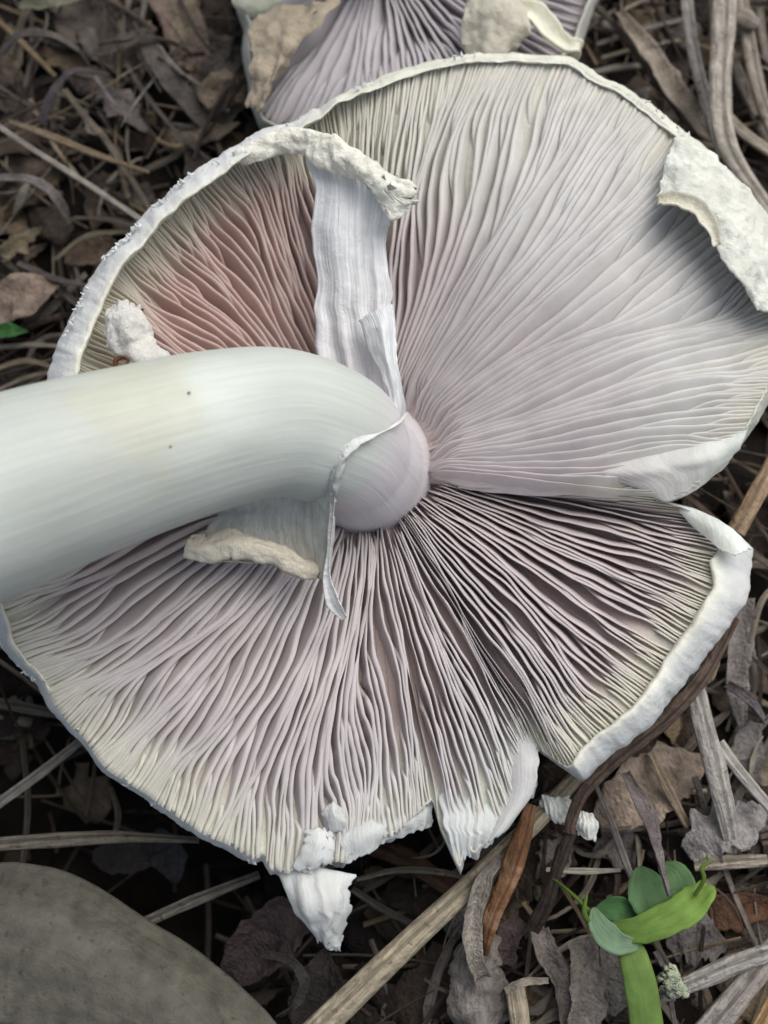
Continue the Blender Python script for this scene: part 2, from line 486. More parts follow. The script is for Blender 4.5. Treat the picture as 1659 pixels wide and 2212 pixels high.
def cap_body(c, skin, flesh_col, under_col, ncol=1400, base_z=0.2):
    ph = np.linspace(-180, 180, ncol, endpoint=False)
    rows, cols = [], []
    lean = c.Ln(ph)[:, 0]
    for f in np.concatenate([[0.02, 0.08], np.linspace(0.14, 1.0, 16)]):
        P = c.surf(ph, f)
        T = unit(c.surf(ph + 0.2, f) - c.surf(ph - 0.2, f))
        d = c.depth(np.array(f)) * c.Ln(ph)[:, 4]
        P = P - np.array([0, 0, 1.0]) * d[:, None] - T * (lean * d)[:, None]
        rows.append(P)
        cr = smooth(c.Cr(ph)[:, 0], c.Cr(ph)[:, 0] + 0.25, np.full(ncol, f))[:, None]
        cols.append(np.array(under_col) * (1 - cr) + np.array(flesh_col) * 0.9 * cr)
    R, W = c.radius(ph), c.W(ph)[:, 0]
    zr = c.H(ph)[:, 3]
    zo = c.H(ph)[:, 2]
    crm = (smooth(-108, -92, ph) * (1 - smooth(-10, 8, ph)))[:, None]
    skin_ph = np.array(skin) * (1 - crm) + np.array([0.68, 0.69, 0.585]) * crm if c.torn else np.tile(skin, (ncol, 1))
    for u, dz, q in [(0.0, None, 0), (0.02, -0.03, 0), (0.10, 0.015, 0), (0.22, 0.0, .4), (0.40, -0.06, .9), (0.6, -0.15, 1), (0.8, -0.28, 1), (0.95, -0.44, 1), (1.0, -0.62, 1), (0.985, -0.85, 1)]:
        r = R - W * (1 - u)
        z = zo - 0.03 if dz is None else zr + dz
        rows.append(at(c.c[0] + r * np.cos(np.radians(ph)), c.c[1] + r * np.sin(np.radians(ph)), z))
        cols.append(np.array(flesh_col) * (1 - q) + skin_ph * q)
    outer = rows[-1]
    cen = at(c.c[0], c.c[1], base_z)
    for k in np.linspace(0.08, 1, 9):
        zz = outer[:, 2] * (1 - math.sin(k * math.pi / 2)) + base_z * math.sin(k * math.pi / 2)
        xy = outer[:, :2] * (1 - k ** 2.2) + cen[:2] * k ** 2.2
        rows.append(np.concatenate([xy, zz[:, None]], 1))
        cols.append(np.tile(skin, (ncol, 1)))
    P = np.array(rows)
    k0 = 18
    nz = fbm(P[k0:], 3.0, c.seed, 4)
    amp = np.ones(len(P) - k0) * 0.018
    Pn = P.copy()
    rad = unit((P[k0:] - cen) * np.array([1, 1, 0.3]))
    Pn[k0:] += rad * (amp[:, None] * nz)[..., None] * 0.8
    Pn[k0:, :, 2] += amp[:, None] * nz
    Pn[k0 + 2:] += rad[2:] * (0.012 * fbm(P[k0 + 2:], 13.0, c.seed + 4, 2))[..., None]
    Pn[k0 + 2:, :, 2] += 0.012 * fbm(P[k0 + 2:], 13.0, c.seed + 8, 2)
    C = np.array(cols) * (1 + 0.07 * fbm(Pn, 4, c.seed + 2, 3))[..., None]
    n, m = P.shape[:2]
    uv = np.stack(np.meshgrid(np.linspace(0, 1, n), np.linspace(0, 1, m), indexing='ij'), -1)
    return Pn.reshape(-1, 3), gridfaces(n, m, True), C.reshape(-1, 3), uv.reshape(-1, 2)

def wave(ph, f, seed):
    r = np.random.default_rng(seed)
    d = 0
    for n, a, m in [(7, 1.5, 3.5), (16, 0.9, 6), (29, 0.6, 8.5), (51, 0.42, 12)]:
        p, p2 = r.uniform(0, 6.28, 2)
        d = d + a * np.sin(np.radians(ph) * n + p + m * f * r.choice([-1, 1])) * np.sin(np.radians(ph) * n * 0.31 + p2 + f * 3)
    return d * smooth(0.05, 0.4, f) * (1 - 0.4 * smooth(0.85, 1.0, f))

def gill_geo(c, ph0, f0, f1, rnd, pal, n=44, tscale=1.0):
    f = f0 + (f1 - f0) * np.linspace(0, 1, n)
    LT = c.Ln(np.full(1, ph0))[0]
    calm = 1.0 / (1.0 + 1.2 * abs(LT[0]))
    ph = ph0 + wave(ph0, f, c.seed + 5) * LT[2]
    ph = ph + (0.12 + 0.16 * LT[2]) * rnd[0] * calm * np.sin(f * (6 + 5 * rnd[1]) + 6 * rnd[2]) * smooth(0.1, 0.4, f)
    E = c.surf(ph, f)
    T = c.surf(ph + 0.15, f) - c.surf(ph - 0.15, f)
    T[:, 2] = 0
    T = unit(T)
    L3 = c.Ln(ph)
    lean = np.interp(f, [0.1, 0.35, 0.8, 1.0], [0.25, 1, 1, 0.6]) * L3[:, 0]
    lean = lean + calm * (0.10 * rnd[3] + 0.08 * np.sin(f * 11 + 9 * rnd[4]))
    d = c.depth(f) * L3[:, 4] + 0.03
    ends = np.minimum(smooth(0, 0.06, (f - f0) / (f1 - f0)), 1)
    if f0 > 0.2: ends = np.minimum(ends, smooth(-0.02, 0.2 + 0.35 * min(abs(LT[0]), 1.2), (f - f0) / (f1 - f0)))
    drop = (1 - ends) * d * 0.95
    up = np.array([0, 0, 1.0])
    crimp = 0.010 * np.sin(f * 30 + 20 * rnd[5]) * rnd[6] + 0.005 * np.sin(f * 57 + 20 * rnd[1])
    E = E + up * ((0.03 * (rnd[7] - 0.5) + 0.012 * np.sin(f * 19 + 20 * rnd[4])) * (0.4 + 0.6 * calm) - drop)[:, None] - T * (lean * drop)[:, None]
    E = E + T * crimp[:, None]
    dd = np.maximum(d - drop, 0.02)
    spacing = 2 * np.pi * f * float(c.gill_end(np.array(ph0))) * K / (c.n_full * LT[3] * np.interp(f, [0.3, 0.6, 0.75, 1.0], [1.0, 1.5, 1.9, 2.9]))
    th = 0.5 * L3[:, 1] * spacing * tscale * (0.85 + 0.3 * rnd[2]) * (1 + 0.12 * np.sin(f * 23 + 30 * rnd[6]))
    th = np.clip(th, 0.008, 0.062)
    pts, cols = [], []
    ct = c.Cr(ph)
    cr = smooth(ct[:, 0], ct[:, 0] + 0.26, f + 0.05 * (rnd[1] - 0.5))[:, None]
    pink, wh = ct[:, 1][:, None], ct[:, 2][:, None]
    body = (np.array(pal['lilac']) * (1 - pink) + np.array(pal['pink']) * pink) * (1 - cr) + (np.array(pal['cream']) * (1 - wh) + np.array(pal['white']) * wh) * cr
    rc = (0.5 * smooth(0.84, 1.0, f + 0.04 * (rnd[5] - 0.5)))[:, None]
    body = body * (1 - rc) + np.array(pal['cream']) * rc
    body = body * (0.94 + 0.12 * rnd[3])
    edge = body * 0.75 + np.array(pal['edge']) * 0.25
    fl_ = float(np.clip((LT[1] - 0.55) / 0.3, 0, 1))
    prof = [(dd, 1.15), (dd * 0.55, 1.05), (np.minimum(th * 1.1, dd * 0.4), 0.99), (np.minimum(th * 0.35, dd * 0.15), 0.72 + 0.22 * fl_), (dd * 0, 0.25 + 0.4 * fl_)]
    for side, seq in ((-1, prof), (1, prof[::-1])):
        for k, q in seq:
            P = E - up * np.asarray(k)[:, None] - T * (lean * k)[:, None] + T * (side * th * q)[:, None]
            pts.append(P); cols.append(edge if np.ndim(k) and float(np.max(k)) < 0.4 * float(np.max(th)) else body)
    P = np.stack(pts, 1); C = np.stack(cols, 1)
    C = C * (1 + 0.05 * fbm(P, 2.5, c.seed + 1, 2))[..., None]
    m = P.shape[1]
    F = gridfaces(n, m)
    endf = np.array([[0, 1, 8, 9], [1, 2, 7, 8], [2, 3, 6, 7], [3, 4, 5, 6]])
    F = np.concatenate([F, endf[:, ::-1], endf + (n - 1) * m])
    uv = np.stack(np.broadcast_arrays(f[:, None], np.linspace(0, 1, m)[None]), -1)
    return P.reshape(-1, 3), F, C.reshape(-1, 3), uv.reshape(-1, 2)

# main cap ------------------------------------------------------------------
OUT = [(105, 830), (150, 690), (185, 620), (240, 540), (310, 470), (400, 390), (530, 300), (620, 263), (690, 240), (720, 215), (860, 150),
       (1000, 118), (1110, 110), (1230, 130), (1330, 180), (1420, 235), (1510, 310), (1580, 370), (1650, 450), (1700, 560), (1710, 680),
       (1690, 800), (1645, 900), (1590, 985), (1500, 1060), (1442, 1084), (1500, 1098), (1560, 1125), (1625, 1185), (1612, 1290),
       (1560, 1380), (1500, 1450), (1440, 1530), (1370, 1595), (1300, 1655), (1262, 1688), (1220, 1660), (1165, 1622), (1150, 1720), (1090, 1795), (992, 1875),
       (950, 1790), (936, 1735), (880, 1795), (820, 1812), (750, 1862), (690, 1885), (600, 1893), (500, 1838), (400, 1782), (250, 1680), (150, 1580), (80, 1485),
       (0, 1385), (-50, 1300), (-60, 1150), (-20, 1000), (50, 900)]
HTS = [(-175, 1.9, 2.2, 2.9, 3.4), (-135, 1.9, 2.2, 2.85, 3.4), (-112, 1.9, 2.3, 2.9, 3.5), (-100, 1.9, 2.4, 3.0, 3.35), (-85, 1.9, 2.75, 3.15, 3.24), (-60, 1.9, 3.05, 3.18, 3.22),
       (-30, 1.9, 3.1, 3.1, 3.15), (-8, 1.9, 2.9, 2.95, 2.95), (6, 1.85, 2.6, 2.7, 2.7), (10, 1.8, 2.15, 2.4, 2.5), (25, 1.8, 2.3, 2.75, 2.95), (45, 1.9, 2.6, 2.9, 3.1),
       (56, 1.9, 2.65, 2.9, 3.0), (60, 1.9, 2.45, 2.5, 2.5), (78, 1.9, 2.4, 2.3, 2.3), (110, 1.9, 2.42, 2.2, 2.15), (140, 1.9, 2.42, 2.25, 2.22), (165, 1.9, 2.4, 2.5, 2.6)]
RIM = [(-175, 70), (-160, 60), (-150, 52), (-135, 42), (-118, 40), (-103, 30), (-95, 20), (-70, 22), (-55, 20), (-42, 28), (-25, 34), (-8, 26), (6, 14), (12, 60), (16, 90), (25, 74),
       (38, 60), (54, 54), (56, 48), (57.2, 12), (60, 10), (76, 22), (84, 20), (98, 20), (110, 22), (130, 17), (150, 26), (170, 60)]
LEAN = [(-175, 0.3, 0.55, 1.0, 0.85, 1.0), (-150, 0.5, 0.58, 1.5, 0.8, 1.0), (-120, 0.45, 0.6, 1.5, 0.8, 1.0), (-104, 0.15, 0.62, 0.9, 0.95, 0.9), (-90, 0.1, 0.75, 0.9, 1.05, 0.75), (-76, -0.6, 0.8, 1.2, 1.05, 0.55), (-60, -1.4, 0.88, 1.5, 1.05, 0.5), (-40, -1.8, 0.88, 1.6, 1.05, 0.5), (-15, -1.6, 0.8, 1.3, 1.05, 0.55),
        (-2, -1.2, 0.6, 0.9, 0.95, 0.7), (7, -0.6, 0.45, 0.6, 0.85, 0.85), (10, 0.5, 0.42, 0.5, 0.85, 0.9), (25, 0.45, 0.45, 0.8, 0.85, 0.9), (45, 0.3, 0.52, 1.0, 0.9, 0.9), (60, 0.1, 0.64, 1.2, 1.0, 0.85),
        (85, -0.3, 0.8, 1.5, 1.0, 0.8), (105, -0.55, 0.9, 1.8, 1.0, 0.75), (130, -0.95, 0.92, 1.9, 1.0, 0.7), (155, -1.1, 0.9, 1.5, 1.0, 0.75), (175, -0.4, 0.65, 1.0, 0.9, 0.9)]
CREAM = [(-175, 0.72, 0.75, 0), (-140, 0.80, 1.0, 0), (-110, 0.85, 0.9, 0), (-100, 0.70, 0.55, 0), (-85, 0.55, 0.12, 0.5), (-60, 0.40, 0.0, 0.85), (-30, 0.45, 0.0, 0.85), (-8, 0.55, 0.0, 0.8), (6, 0.6, 0, 0.5), (10, 0.85, 0.1, 0),  # raised white share on the upper right gills paints in their brighter light
         (35, 0.82, 0.05, 0), (56, 0.78, 0, 0.2), (62, 0.66, 0, 0.9), (78, 0.68, 0, 1), (98, 0.74, 0, 0.9), (115, 0.76, 0, 0.4), (150, 0.78, 0.05, 0.3)]
PAL = {'lilac': (0.665, 0.605, 0.605), 'pink': (0.69, 0.49, 0.435), 'cream': (0.75, 0.73, 0.59), 'white': (0.76, 0.75, 0.745), 'edge': (0.80, 0.78, 0.76)}
WHITE, OFFW = (0.67, 0.69, 0.68), (0.68, 0.675, 0.58)

main = thing('mushroom', at(800, 1000, 0.2), 'big torn white mushroom lying upside down, gills and thick stalk showing', 'mushroom')
cap = Cap((800, 1000), OUT, HTS, RIM, LEAN, CREAM, 110, seed=3, flesh=0.42, torn=1.0)
cap_o = part('cap', cap_body(cap, WHITE, OFFW, (0.45, 0.37, 0.35)), 'cap_flesh', main)
NF = 176
geos, mids, short = [], [], []
dphi = np.linspace(-180, 180, 2001)
cum = np.concatenate([[0], np.cumsum(cap.Ln(dphi[:-1])[:, 3])])
warp = lambda k: np.interp(np.asarray(k, float), cum / cum[-1] * NF, dphi)
for i in range(NF):
    p = float(warp(i + 0.5 * (random.random() - 0.5)))
    st = float(warp(i + 1.0)) - float(warp(i + 0.0))
    geos.append((p, 0.135 + 0.05 * random.random(), 46))
    if i % 2 == 0 or random.random() < 0.2:
        mids.append((p + st * 0.5, random.choice([0.3, 0.4, 0.5, 0.58]) + 0.06 * random.random(), 34))
    else:
        mids.append((p + st * 0.5, 0.66 + 0.1 * random.random(), 22))
    for q in (0.27, 0.76):
        short.append((p + st * (q + 0.08 * (random.random() - 0.5)), 0.80 + 0.12 * random.random()))
mids.sort(key=lambda g: g[1])
geos += mids[:300 - NF]
short += [(p, f0) for p, f0, n in mids[300 - NF:]]
for p, f0, n in geos:
    part('gill', gill_geo(cap, p, f0, 1.012, np.random.default_rng(int(p * 1000) + 400000).random(8), PAL, n), 'gill_tissue', cap_o)
short = [gill_geo(cap, p, f0, 1.012, np.random.default_rng(i + 9).random(8), PAL, 12, 0.9) for i, (p, f0) in enumerate(short)]
part('short_gills', join(short), 'gill_tissue', cap_o, 'short cream gills crowded along the cap margin', 'stuff')

# shaggy flecks on the outer skin of the margin
fl = []
for i in range(38):
    p0 = random.choice([random.uniform(-178, -108), random.uniform(-178, -108), random.uniform(-178, -108), random.uniform(-108, -20), random.uniform(105, 155)])
    d0 = random.random() ** 2 * 8
    for j in range(random.randint(2, 6)):
        p = p0 + random.gauss(0, 1.1)
        r = float(cap.radius(np.array(p))) - d0 + random.uniform(-4, 2)
        z = float(cap.H(np.array(p))[3]) - random.uniform(0.12, 0.35)
        a = math.radians(p + random.uniform(-65, 65))
        L = random.uniform(1, 8)
        x, y = cap.c[0] + r * math.cos(math.radians(p)), cap.c[1] + r * math.sin(math.radians(p))
        path = [(x - 5 * math.cos(a), y - 5 * math.sin(a), z), (x, y, z + 0.02), (x + L * math.cos(a), y + L * math.sin(a), z + random.uniform(-0.02, 0.06))]
        fl.append(tube(pxpath(path, 5), [0.02, random.uniform(0.010, 0.026), 0.006], WHITE, 6, flat=0.5, rough=0.8, seed=i * 9 + j))
part('scales', join(fl), 'cottony_veil', cap_o, 'shaggy white flecks on the outer skin', 'stuff')

# stalk -----------------------------------------------------------------------
SP = [(780, 1012, 1.5), (780, 1012, 2.1), (766, 990, 2.75), (715, 945, 3.4), (600, 912, 3.85), (460, 930, 4.2), (300, 973, 4.5), (140, 1022, 4.75), (0, 1070, 4.9), (-160, 1120, 5.0), (-330, 1175, 5.05)]
P = pxpath(SP, 110)
rad = np.interp(np.linspace(0, 1, 110), [0, 0.1, 0.2, 0.3, 0.4, 0.5, 0.6, 0.7, 0.8, 0.9, 1], [1.12, 0.86, 0.77, 0.88, 0.92, 0.95, 1.00, 1.07, 1.13, 1.2, 1.22])
t = np.linspace(0, 1, 110)[:, None]
sc = np.array([0.66, 0.63, 0.65]) * (1 - smooth(0.265, 0.315, t)) + np.array([0.545, 0.585, 0.54]) * smooth(0.265, 0.315, t)
geo = tube(P, rad, sc, 72, rough=0.018, seed=4, nfreq=1.5)
V, F, C, uv = geo
# a yellowish bruise part way along
d = np.linalg.norm((V - at(290, 870, 5.4)) * np.array([0.9, 0.75, 0.4]), axis=1) + 0.25 * fbm(V, 2.2, 8, 3)
b = (1 - smooth(0.35, 0.8, d))[:, None] * 0.55
C = C / (1 + 0) * (1 - b) + np.array([0.53, 0.53, 0.41]) * b
stipe = part('stipe', (V, F, C, uv), 'stipe_skin', main, 'smooth greenish white stalk')

# veil ------------------------------------------------------------------------
SILK, SILK2, COT = (0.86, 0.88, 0.88), (0.66, 0.62, 0.64), (0.78, 0.765, 0.67)
part('veil_strip', sheet([[(655, 345, 3.5), (720, 335, 3.6), (795, 385, 3.65), (860, 440, 3.7)],
                          [(675, 410, 3.35), (730, 405, 3.5), (790, 430, 3.55), (850, 475, 3.6)],
                          [(670, 500, 3.15), (730, 500, 3.4), (785, 510, 3.35), (838, 530, 3.25)],
                          [(682, 600, 3.0), (735, 600, 3.2), (790, 610, 3.15), (848, 625, 3.1)],
                          [(676, 700, 2.8), (740, 690, 3.0), (800, 690, 3.05), (850, 670, 3.05)],
                          [(690, 790, 2.7), (760, 790, 2.85), (815, 800, 3.0), (860, 800, 3.0)],
                          [(760, 900, 2.7), (800, 900, 2.9), (845, 895, 3.0), (878, 885, 2.9)]],
                         0.03, SILK, 70, 46, lump=0.02, lscale=3, rag=0.035, seed=21, rag_sides='lr', fold=0.07, fold_n=4, col2=SILK2), 'silky_veil', main, 'silky white strip of veil joining margin and stalk')
part('veil_collar', sheet([[(500, 330, 3.42), (610, 276, 3.55), (695, 283, 3.75), (745, 305, 3.85), (810, 350, 3.9), (860, 385, 3.9), (918, 405, 3.85)],
                           [(510, 345, 3.40), (630, 300, 3.55), (700, 318, 3.8), (745, 340, 3.9), (805, 380, 3.95), (855, 420, 3.92), (905, 428, 3.86)],
                           [(525, 358, 3.3), (640, 335, 3.45), (682, 368, 3.65), (735, 382, 3.72), (795, 402, 3.8), (842, 478, 3.75), (888, 462, 3.76)]],
                          0.14, COT, 30, 110, lump=0.035, lscale=5, rag=0.06, seed=22, puff=0.05, rag_sides='br', fuzz=0.025), 'cottony_veil', main, 'thick cottony torn collar of veil')
part('ring_flap', sheet([[(772, 692, 3.25), (815, 668, 3.45), (852, 646, 3.4)],
                         [(785, 730, 3.25), (825, 710, 3.5), (852, 690, 3.35)],
                         [(808, 780, 3.25), (835, 770, 3.5), (858, 770, 3.3)],
                         [(832, 840, 3.3), (852, 830, 3.45), (868, 820, 3.3)],
                         [(838, 905, 3.3), (858, 900, 3.35), (878, 885, 3.15)],
                         [(830, 935, 3.25), (850, 930, 3.2), (870, 920, 3.1)]],
                        0.03, (0.80, 0.82, 0.83), 46, 24, lump=0.02, lscale=5, rag=0.04, seed=23, fold=0.02, fold_n=3), 'silky_veil', main, 'small shiny folded flap of ring')
part('veil_skirt', sheet([[(778, 954, 4.2), (733, 999, 4.2), (680, 1030, 3.95), (570, 1072, 3.5), (470, 1097, 3.3)],
                          [(731, 1003, 4.18), (722, 1045, 4.0), (650, 1075, 3.3), (560, 1105, 3.0), (455, 1120, 2.95)],
                          [(718, 1078, 3.84), (712, 1118, 3.6), (645, 1130, 3.05), (560, 1145, 2.9), (440, 1150, 2.95)],
                          [(713, 1170, 3.5), (706, 1195, 3.25), (655, 1190, 2.95), (575, 1180, 2.9), (430, 1180, 3.0)],
                          [(711, 1262, 3.22), (700, 1258, 3.0), (655, 1242, 2.9), (585, 1222, 2.9), (430, 1212, 3.02)]],
                         0.035, (0.60, 0.63, 0.62), 50, 60, lump=0.025, lscale=4, rag=0.02, seed=24, rag_sides='br', col2=(0.60, 0.56, 0.46), fold=0.012, fold_n=5), 'silky_veil', main, 'hanging grey skirt of veil under the stalk')
part('veil_lip', ribbon(pxpath([(402, 1172, 3.2), (440, 1182, 3.22), (500, 1170, 3.25), (570, 1182, 3.22), (630, 1210, 3.15), (690, 1236, 3.05)], 60), [0.30, 0.38, 0.33, 0.30, 0.28, 0.2], (0.68, 0.63, 0.52), 19, camber=-0.3, thick=0.10, seed=25, rag=0.12, wav=0.16), 'cottony_veil', main, 'thick beige lip on the edge of the skirt')
def picture(V):
    d = V - EYE
    w = d @ VIEW
    return PW / 2 + (d @ RIGHT) / w * DIST / K, PH / 2 - (d @ UPV) / w * DIST / K
SX, SY = picture(np.asarray(geo[0]))
def stipe_z(px, py):
    near = (SX - px) ** 2 + (SY - py) ** 2 < 14 ** 2
    return float(geo[0][near, 2].max()) if near.any() else 3.2
ring_line = [(876, 892), (862, 912), (842, 926), (815, 938), (788, 950), (762, 966), (738, 990)]
path = [(x, y, stipe_z(x, y) + 0.03) for x, y in ring_line] + [(724, 1040, 4.02), (717, 1110, 3.74), (712, 1190, 3.45), (711, 1260, 3.25), (722, 1305, 3.15), (742, 1338, 3.1)]
part('skirt_edge', ribbon(pxpath(path, 110), [0.03, 0.06, 0.02, 0.04, 0.09, 0.17, 0.15, 0.09, 0.05, 0.04, 0.10, 0.24, 0.10], (0.74, 0.74, 0.71), 9, camber=0.3, thick=0.02, seed=26, rag=0.3, wav=0.35, twist=0.5), 'cottony_veil', main, 'white frayed edge of the skirt')
part('margin_veil', sheet([[(1466, 280, 3.05), (1548, 345, 3.05), (1628, 436, 3.05), (1702, 560, 3.0), (1712, 700, 3.0)],
                           [(1456, 300, 3.32), (1520, 372, 3.40), (1600, 450, 3.42), (1655, 560, 3.42), (1690, 690, 3.35)],
                           [(1442, 335, 3.42), (1480, 400, 3.6), (1552, 468, 3.7), (1598, 570, 3.7), (1662, 676, 3.5)],
                           [(1428, 375, 3.45), (1424, 430, 3.62), (1528, 480, 3.8), (1560, 590, 3.8), (1628, 672, 3.5)]],
                          0.10, (0.70, 0.715, 0.645), 56, 96, lump=0.085, lscale=4.0, rag=0.08, seed=27, rag_sides='b', puff=0.05, fuzz=0.017), 'cottony_veil', main, 'mealy white veil remnant on the cap margin')
part('veil_curl', ribbon(pxpath([(1421, 434, 3.66), (1455, 432, 3.74), (1500, 446, 3.8), (1530, 480, 3.82), (1550, 530, 3.76)], 40), [0.14, 0.2, 0.2, 0.18, 0.1], (0.74, 0.71, 0.58), 11, camber=0.35, thick=0.05, seed=28, rag=0.1), 'cottony_veil', main, 'curled cream lip of the veil remnant')
part('veil_tuft', sheet([[(232, 672, 3.25), (262, 650, 3.35), (296, 660, 3.25)], [(222, 712, 3.3), (272, 700, 3.55), (326, 706, 3.3)],
                         [(226, 742, 3.3), (290, 745, 3.55), (350, 750, 3.35)], [(262, 775, 3.3), (315, 782, 3.5), (378, 772, 3.3)], [(262, 812, 3.2), (320, 815, 3.3), (380, 800, 3.2)]],
                        0.18, (0.66, 0.65, 0.61), 40, 34, lump=0.06, lscale=4, rag=0.05, seed=29, puff=0.1, fuzz=0.03), 'cottony_veil', main, 'woolly tuft of veil beside the stalk')
th = np.linspace(0.5, 6.5, 26)
part('brown_curl', tube(np.array([at(266, 788, 3.6) + np.array([0.085 * math.cos(a), 0.085 * math.sin(a), 0.02 * a]) for a in th]), [0.02, 0.035, 0.03, 0.015], (0.16, 0.07, 0.03), 8, rough=0.3, seed=30), 'twig', main, 'tiny brown curl at an insect bite')
TW = (0.60, 0.615, 0.595)
low = lambda rows, dz: [[(x, y, z - dz) for x, y, z in r] for r in rows]
part('torn_flesh', sheet(low([[(596, 1880, 2.2), (650, 1868, 2.25), (712, 1878, 2.35), (772, 1890, 2.3)], [(622, 1942, 2.25), (668, 1946, 2.45), (722, 1950, 2.45), (764, 1935, 2.25)],
                          [(650, 1980, 2.1), (685, 1992, 2.25), (722, 1995, 2.25), (754, 1975, 2.1)], [(682, 2012, 1.95), (698, 2022, 2.0), (716, 2030, 2.0), (742, 2008, 1.9)], [(690, 2040, 1.8), (705, 2036, 1.85), (722, 2054, 1.85), (736, 2036, 1.75)]], 0.15),
                         0.08, TW, 44, 44, lump=0.045, lscale=2.2, rag=0.09, seed=31, puff=0.03, rag_sides='br', fold=0.03, fold_n=4), 'smooth_flesh', main, 'ragged white shred of flesh hanging from the margin')
for k, (rows, fo, fn, lab) in enumerate([
        ([[(715, 1740, 2.05), (780, 1720, 2.08), (840, 1715, 2.08)], [(728, 1810, 2.36), (785, 1795, 2.42), (838, 1780, 2.36)], [(744, 1870, 2.25), (790, 1848, 2.3), (832, 1816, 2.25)]], 0.015, 3, 'curved white flake of torn flesh'),
        ([[(805, 1700, 2.05), (880, 1690, 2.05), (932, 1660, 2.0)], [(815, 1775, 2.34), (885, 1765, 2.36), (937, 1735, 2.26)], [(815, 1820, 2.25), (880, 1808, 2.22), (940, 1788, 2.15)]], 0.02, 4, 'white flake of torn flesh beside the notch'),
        ([[(948, 1660, 2.05), (1010, 1670, 2.1), (1090, 1680, 2.12)], [(952, 1765, 2.33), (1008, 1780, 2.40), (1085, 1780, 2.36)], [(990, 1886, 2.2), (1012, 1858, 2.25), (1066, 1826, 2.25)]], 0.035, 6, 'ribbed white torn edge of the lower lobe')]):
    part('torn_flesh', sheet(low(rows, 0.09 if k < 2 else -0.04), 0.06, TW, 46, 56, lump=0.035, lscale=1.5, rag=0.05, seed=80 + k, puff=0.0, rag_sides='blr', fold=fo, fold_n=fn), 'smooth_flesh', main, lab)
part('torn_flesh', sheet(low([[(690, 1760, 2.55), (715, 1730, 2.62), (742, 1742, 2.6)], [(705, 1780, 2.6), (722, 1765, 2.75), (752, 1775, 2.6)], [(712, 1805, 2.5), (730, 1800, 2.55), (752, 1802, 2.5)]], 0.2), 0.10, TW, 20, 20, lump=0.05, seed=33), 'smooth_flesh', main, 'small white knob of torn flesh')
part('torn_flesh', sheet([[(1238, 1000, 2.45), (1320, 960, 2.55), (1460, 900, 2.70), (1640, 850, 2.75)], [(1290, 1022, 2.72), (1360, 1012, 2.86), (1490, 985, 2.95), (1615, 940, 2.9)],
                          [(1350, 1046, 2.7), (1420, 1040, 2.82), (1510, 1018, 2.86), (1590, 985, 2.8)], [(1420, 1078, 2.62), (1446, 1084, 2.65), (1500, 1062, 2.66), (1560, 1018, 2.66)]],
                         0.06, (0.60, 0.55, 0.54), 40, 60, lump=0.03, lscale=1.5, rag=0.02, seed=34, colv=(0.60, 0.625, 0.57), fold=0.012, fold_n=3), 'smooth_flesh', main, 'smooth white face of the torn lobe')
part('torn_flesh', sheet([[(1440, 1085, 2.4), (1500, 1100, 2.6), (1570, 1130, 2.8), (1624, 1186, 2.85)], [(1470, 1110, 2.45), (1515, 1130, 2.65), (1565, 1160, 2.85), (1612, 1195, 2.9)], [(1500, 1140, 2.45), (1530, 1165, 2.65), (1560, 1190, 2.8), (1590, 1200, 2.9)]],
                         0.08, (0.74, 0.77, 0.70), 30, 40, lump=0.03, lscale=2, rag=0.03, seed=35), 'smooth_flesh', main, 'white wedge where the cap has split')
part('torn_flesh', sheet([[(1060, 1530, 2.2), (1120, 1560, 2.45), (1167, 1615, 2.55)], [(1065, 1640, 2.25), (1120, 1650, 2.54), (1163, 1665, 2.6)], [(1050, 1730, 2.2), (1110, 1735, 2.5), (1150, 1722, 2.5)], [(1000, 1850, 2.2), (1060, 1820, 2.4), (1096, 1792, 2.38)]],
                         0.05, (0.60, 0.575, 0.565), 40, 24, lump=0.02, lscale=2, rag=0.03, seed=36, col2=(0.62, 0.63, 0.60)), 'smooth_flesh', main, 'pale flat torn gill face')

part('torn_flesh', sheet(low([[(660, 1795, 2.5), (690, 1782, 2.56), (722, 1790, 2.5)], [(645, 1835, 2.52), (688, 1825, 2.6), (724, 1832, 2.52)], [(622, 1892, 2.4), (675, 1880, 2.5), (720, 1868, 2.4)]], 0.17), 0.06, TW, 26, 22, lump=0.04, lscale=3, rag=0.08, seed=37, puff=0.03), 'smooth_flesh', main, 'smooth white petal of torn flesh')
# second mushroom behind -------------------------------------------------------------
OUT2 = [(1255, 105), (1180, 160), (1000, 260), (820, 330), (650, 310), (560, 270), (535, 170), (525, 60), (500, -100), (540, -300), (700, -480), (900, -500), (1100, -400), (1260, -200), (1290, -40)]
cap2 = Cap((820, -110), OUT2, [(-90, 1.3, 1.5, 1.3, 1.5), (0, 1.3, 1.6, 1.2, 1.4), (90, 1.3, 1.9, 1.6, 1.6), (180, 1.3, 1.6, 1.3, 1.4)], [(0, 22), (90, 16), (180, 24)],
           [(0, 0.3, 0.6, 0.9, 1, 1), (70, 0.3, 0.8, 1.0, 1, 1), (100, 0.8, 0.9, 1.0, 1, 1), (130, 1.5, 0.95, 0.8, 1, 1), (180, 1.0, 0.8, 0.6, 1, 1), (-90, 0.3, 0.6, 0.8, 1, 1)], [(0, 0.95, 0, 0), (180, 0.95, 0, 0)], 60, seed=19, jag=1.0, flesh=0.25, n_full=80)
PAL2 = {'lilac': (0.61, 0.57, 0.59), 'pink': (0.42, 0.38, 0.42), 'cream': (0.55, 0.54, 0.48), 'white': (0.55, 0.54, 0.5), 'edge': (0.55, 0.53, 0.56)}
back = thing('mushroom', at(820, -110, 0.1), 'older mushroom with grey lilac gills half hidden behind the big torn one', 'mushroom')
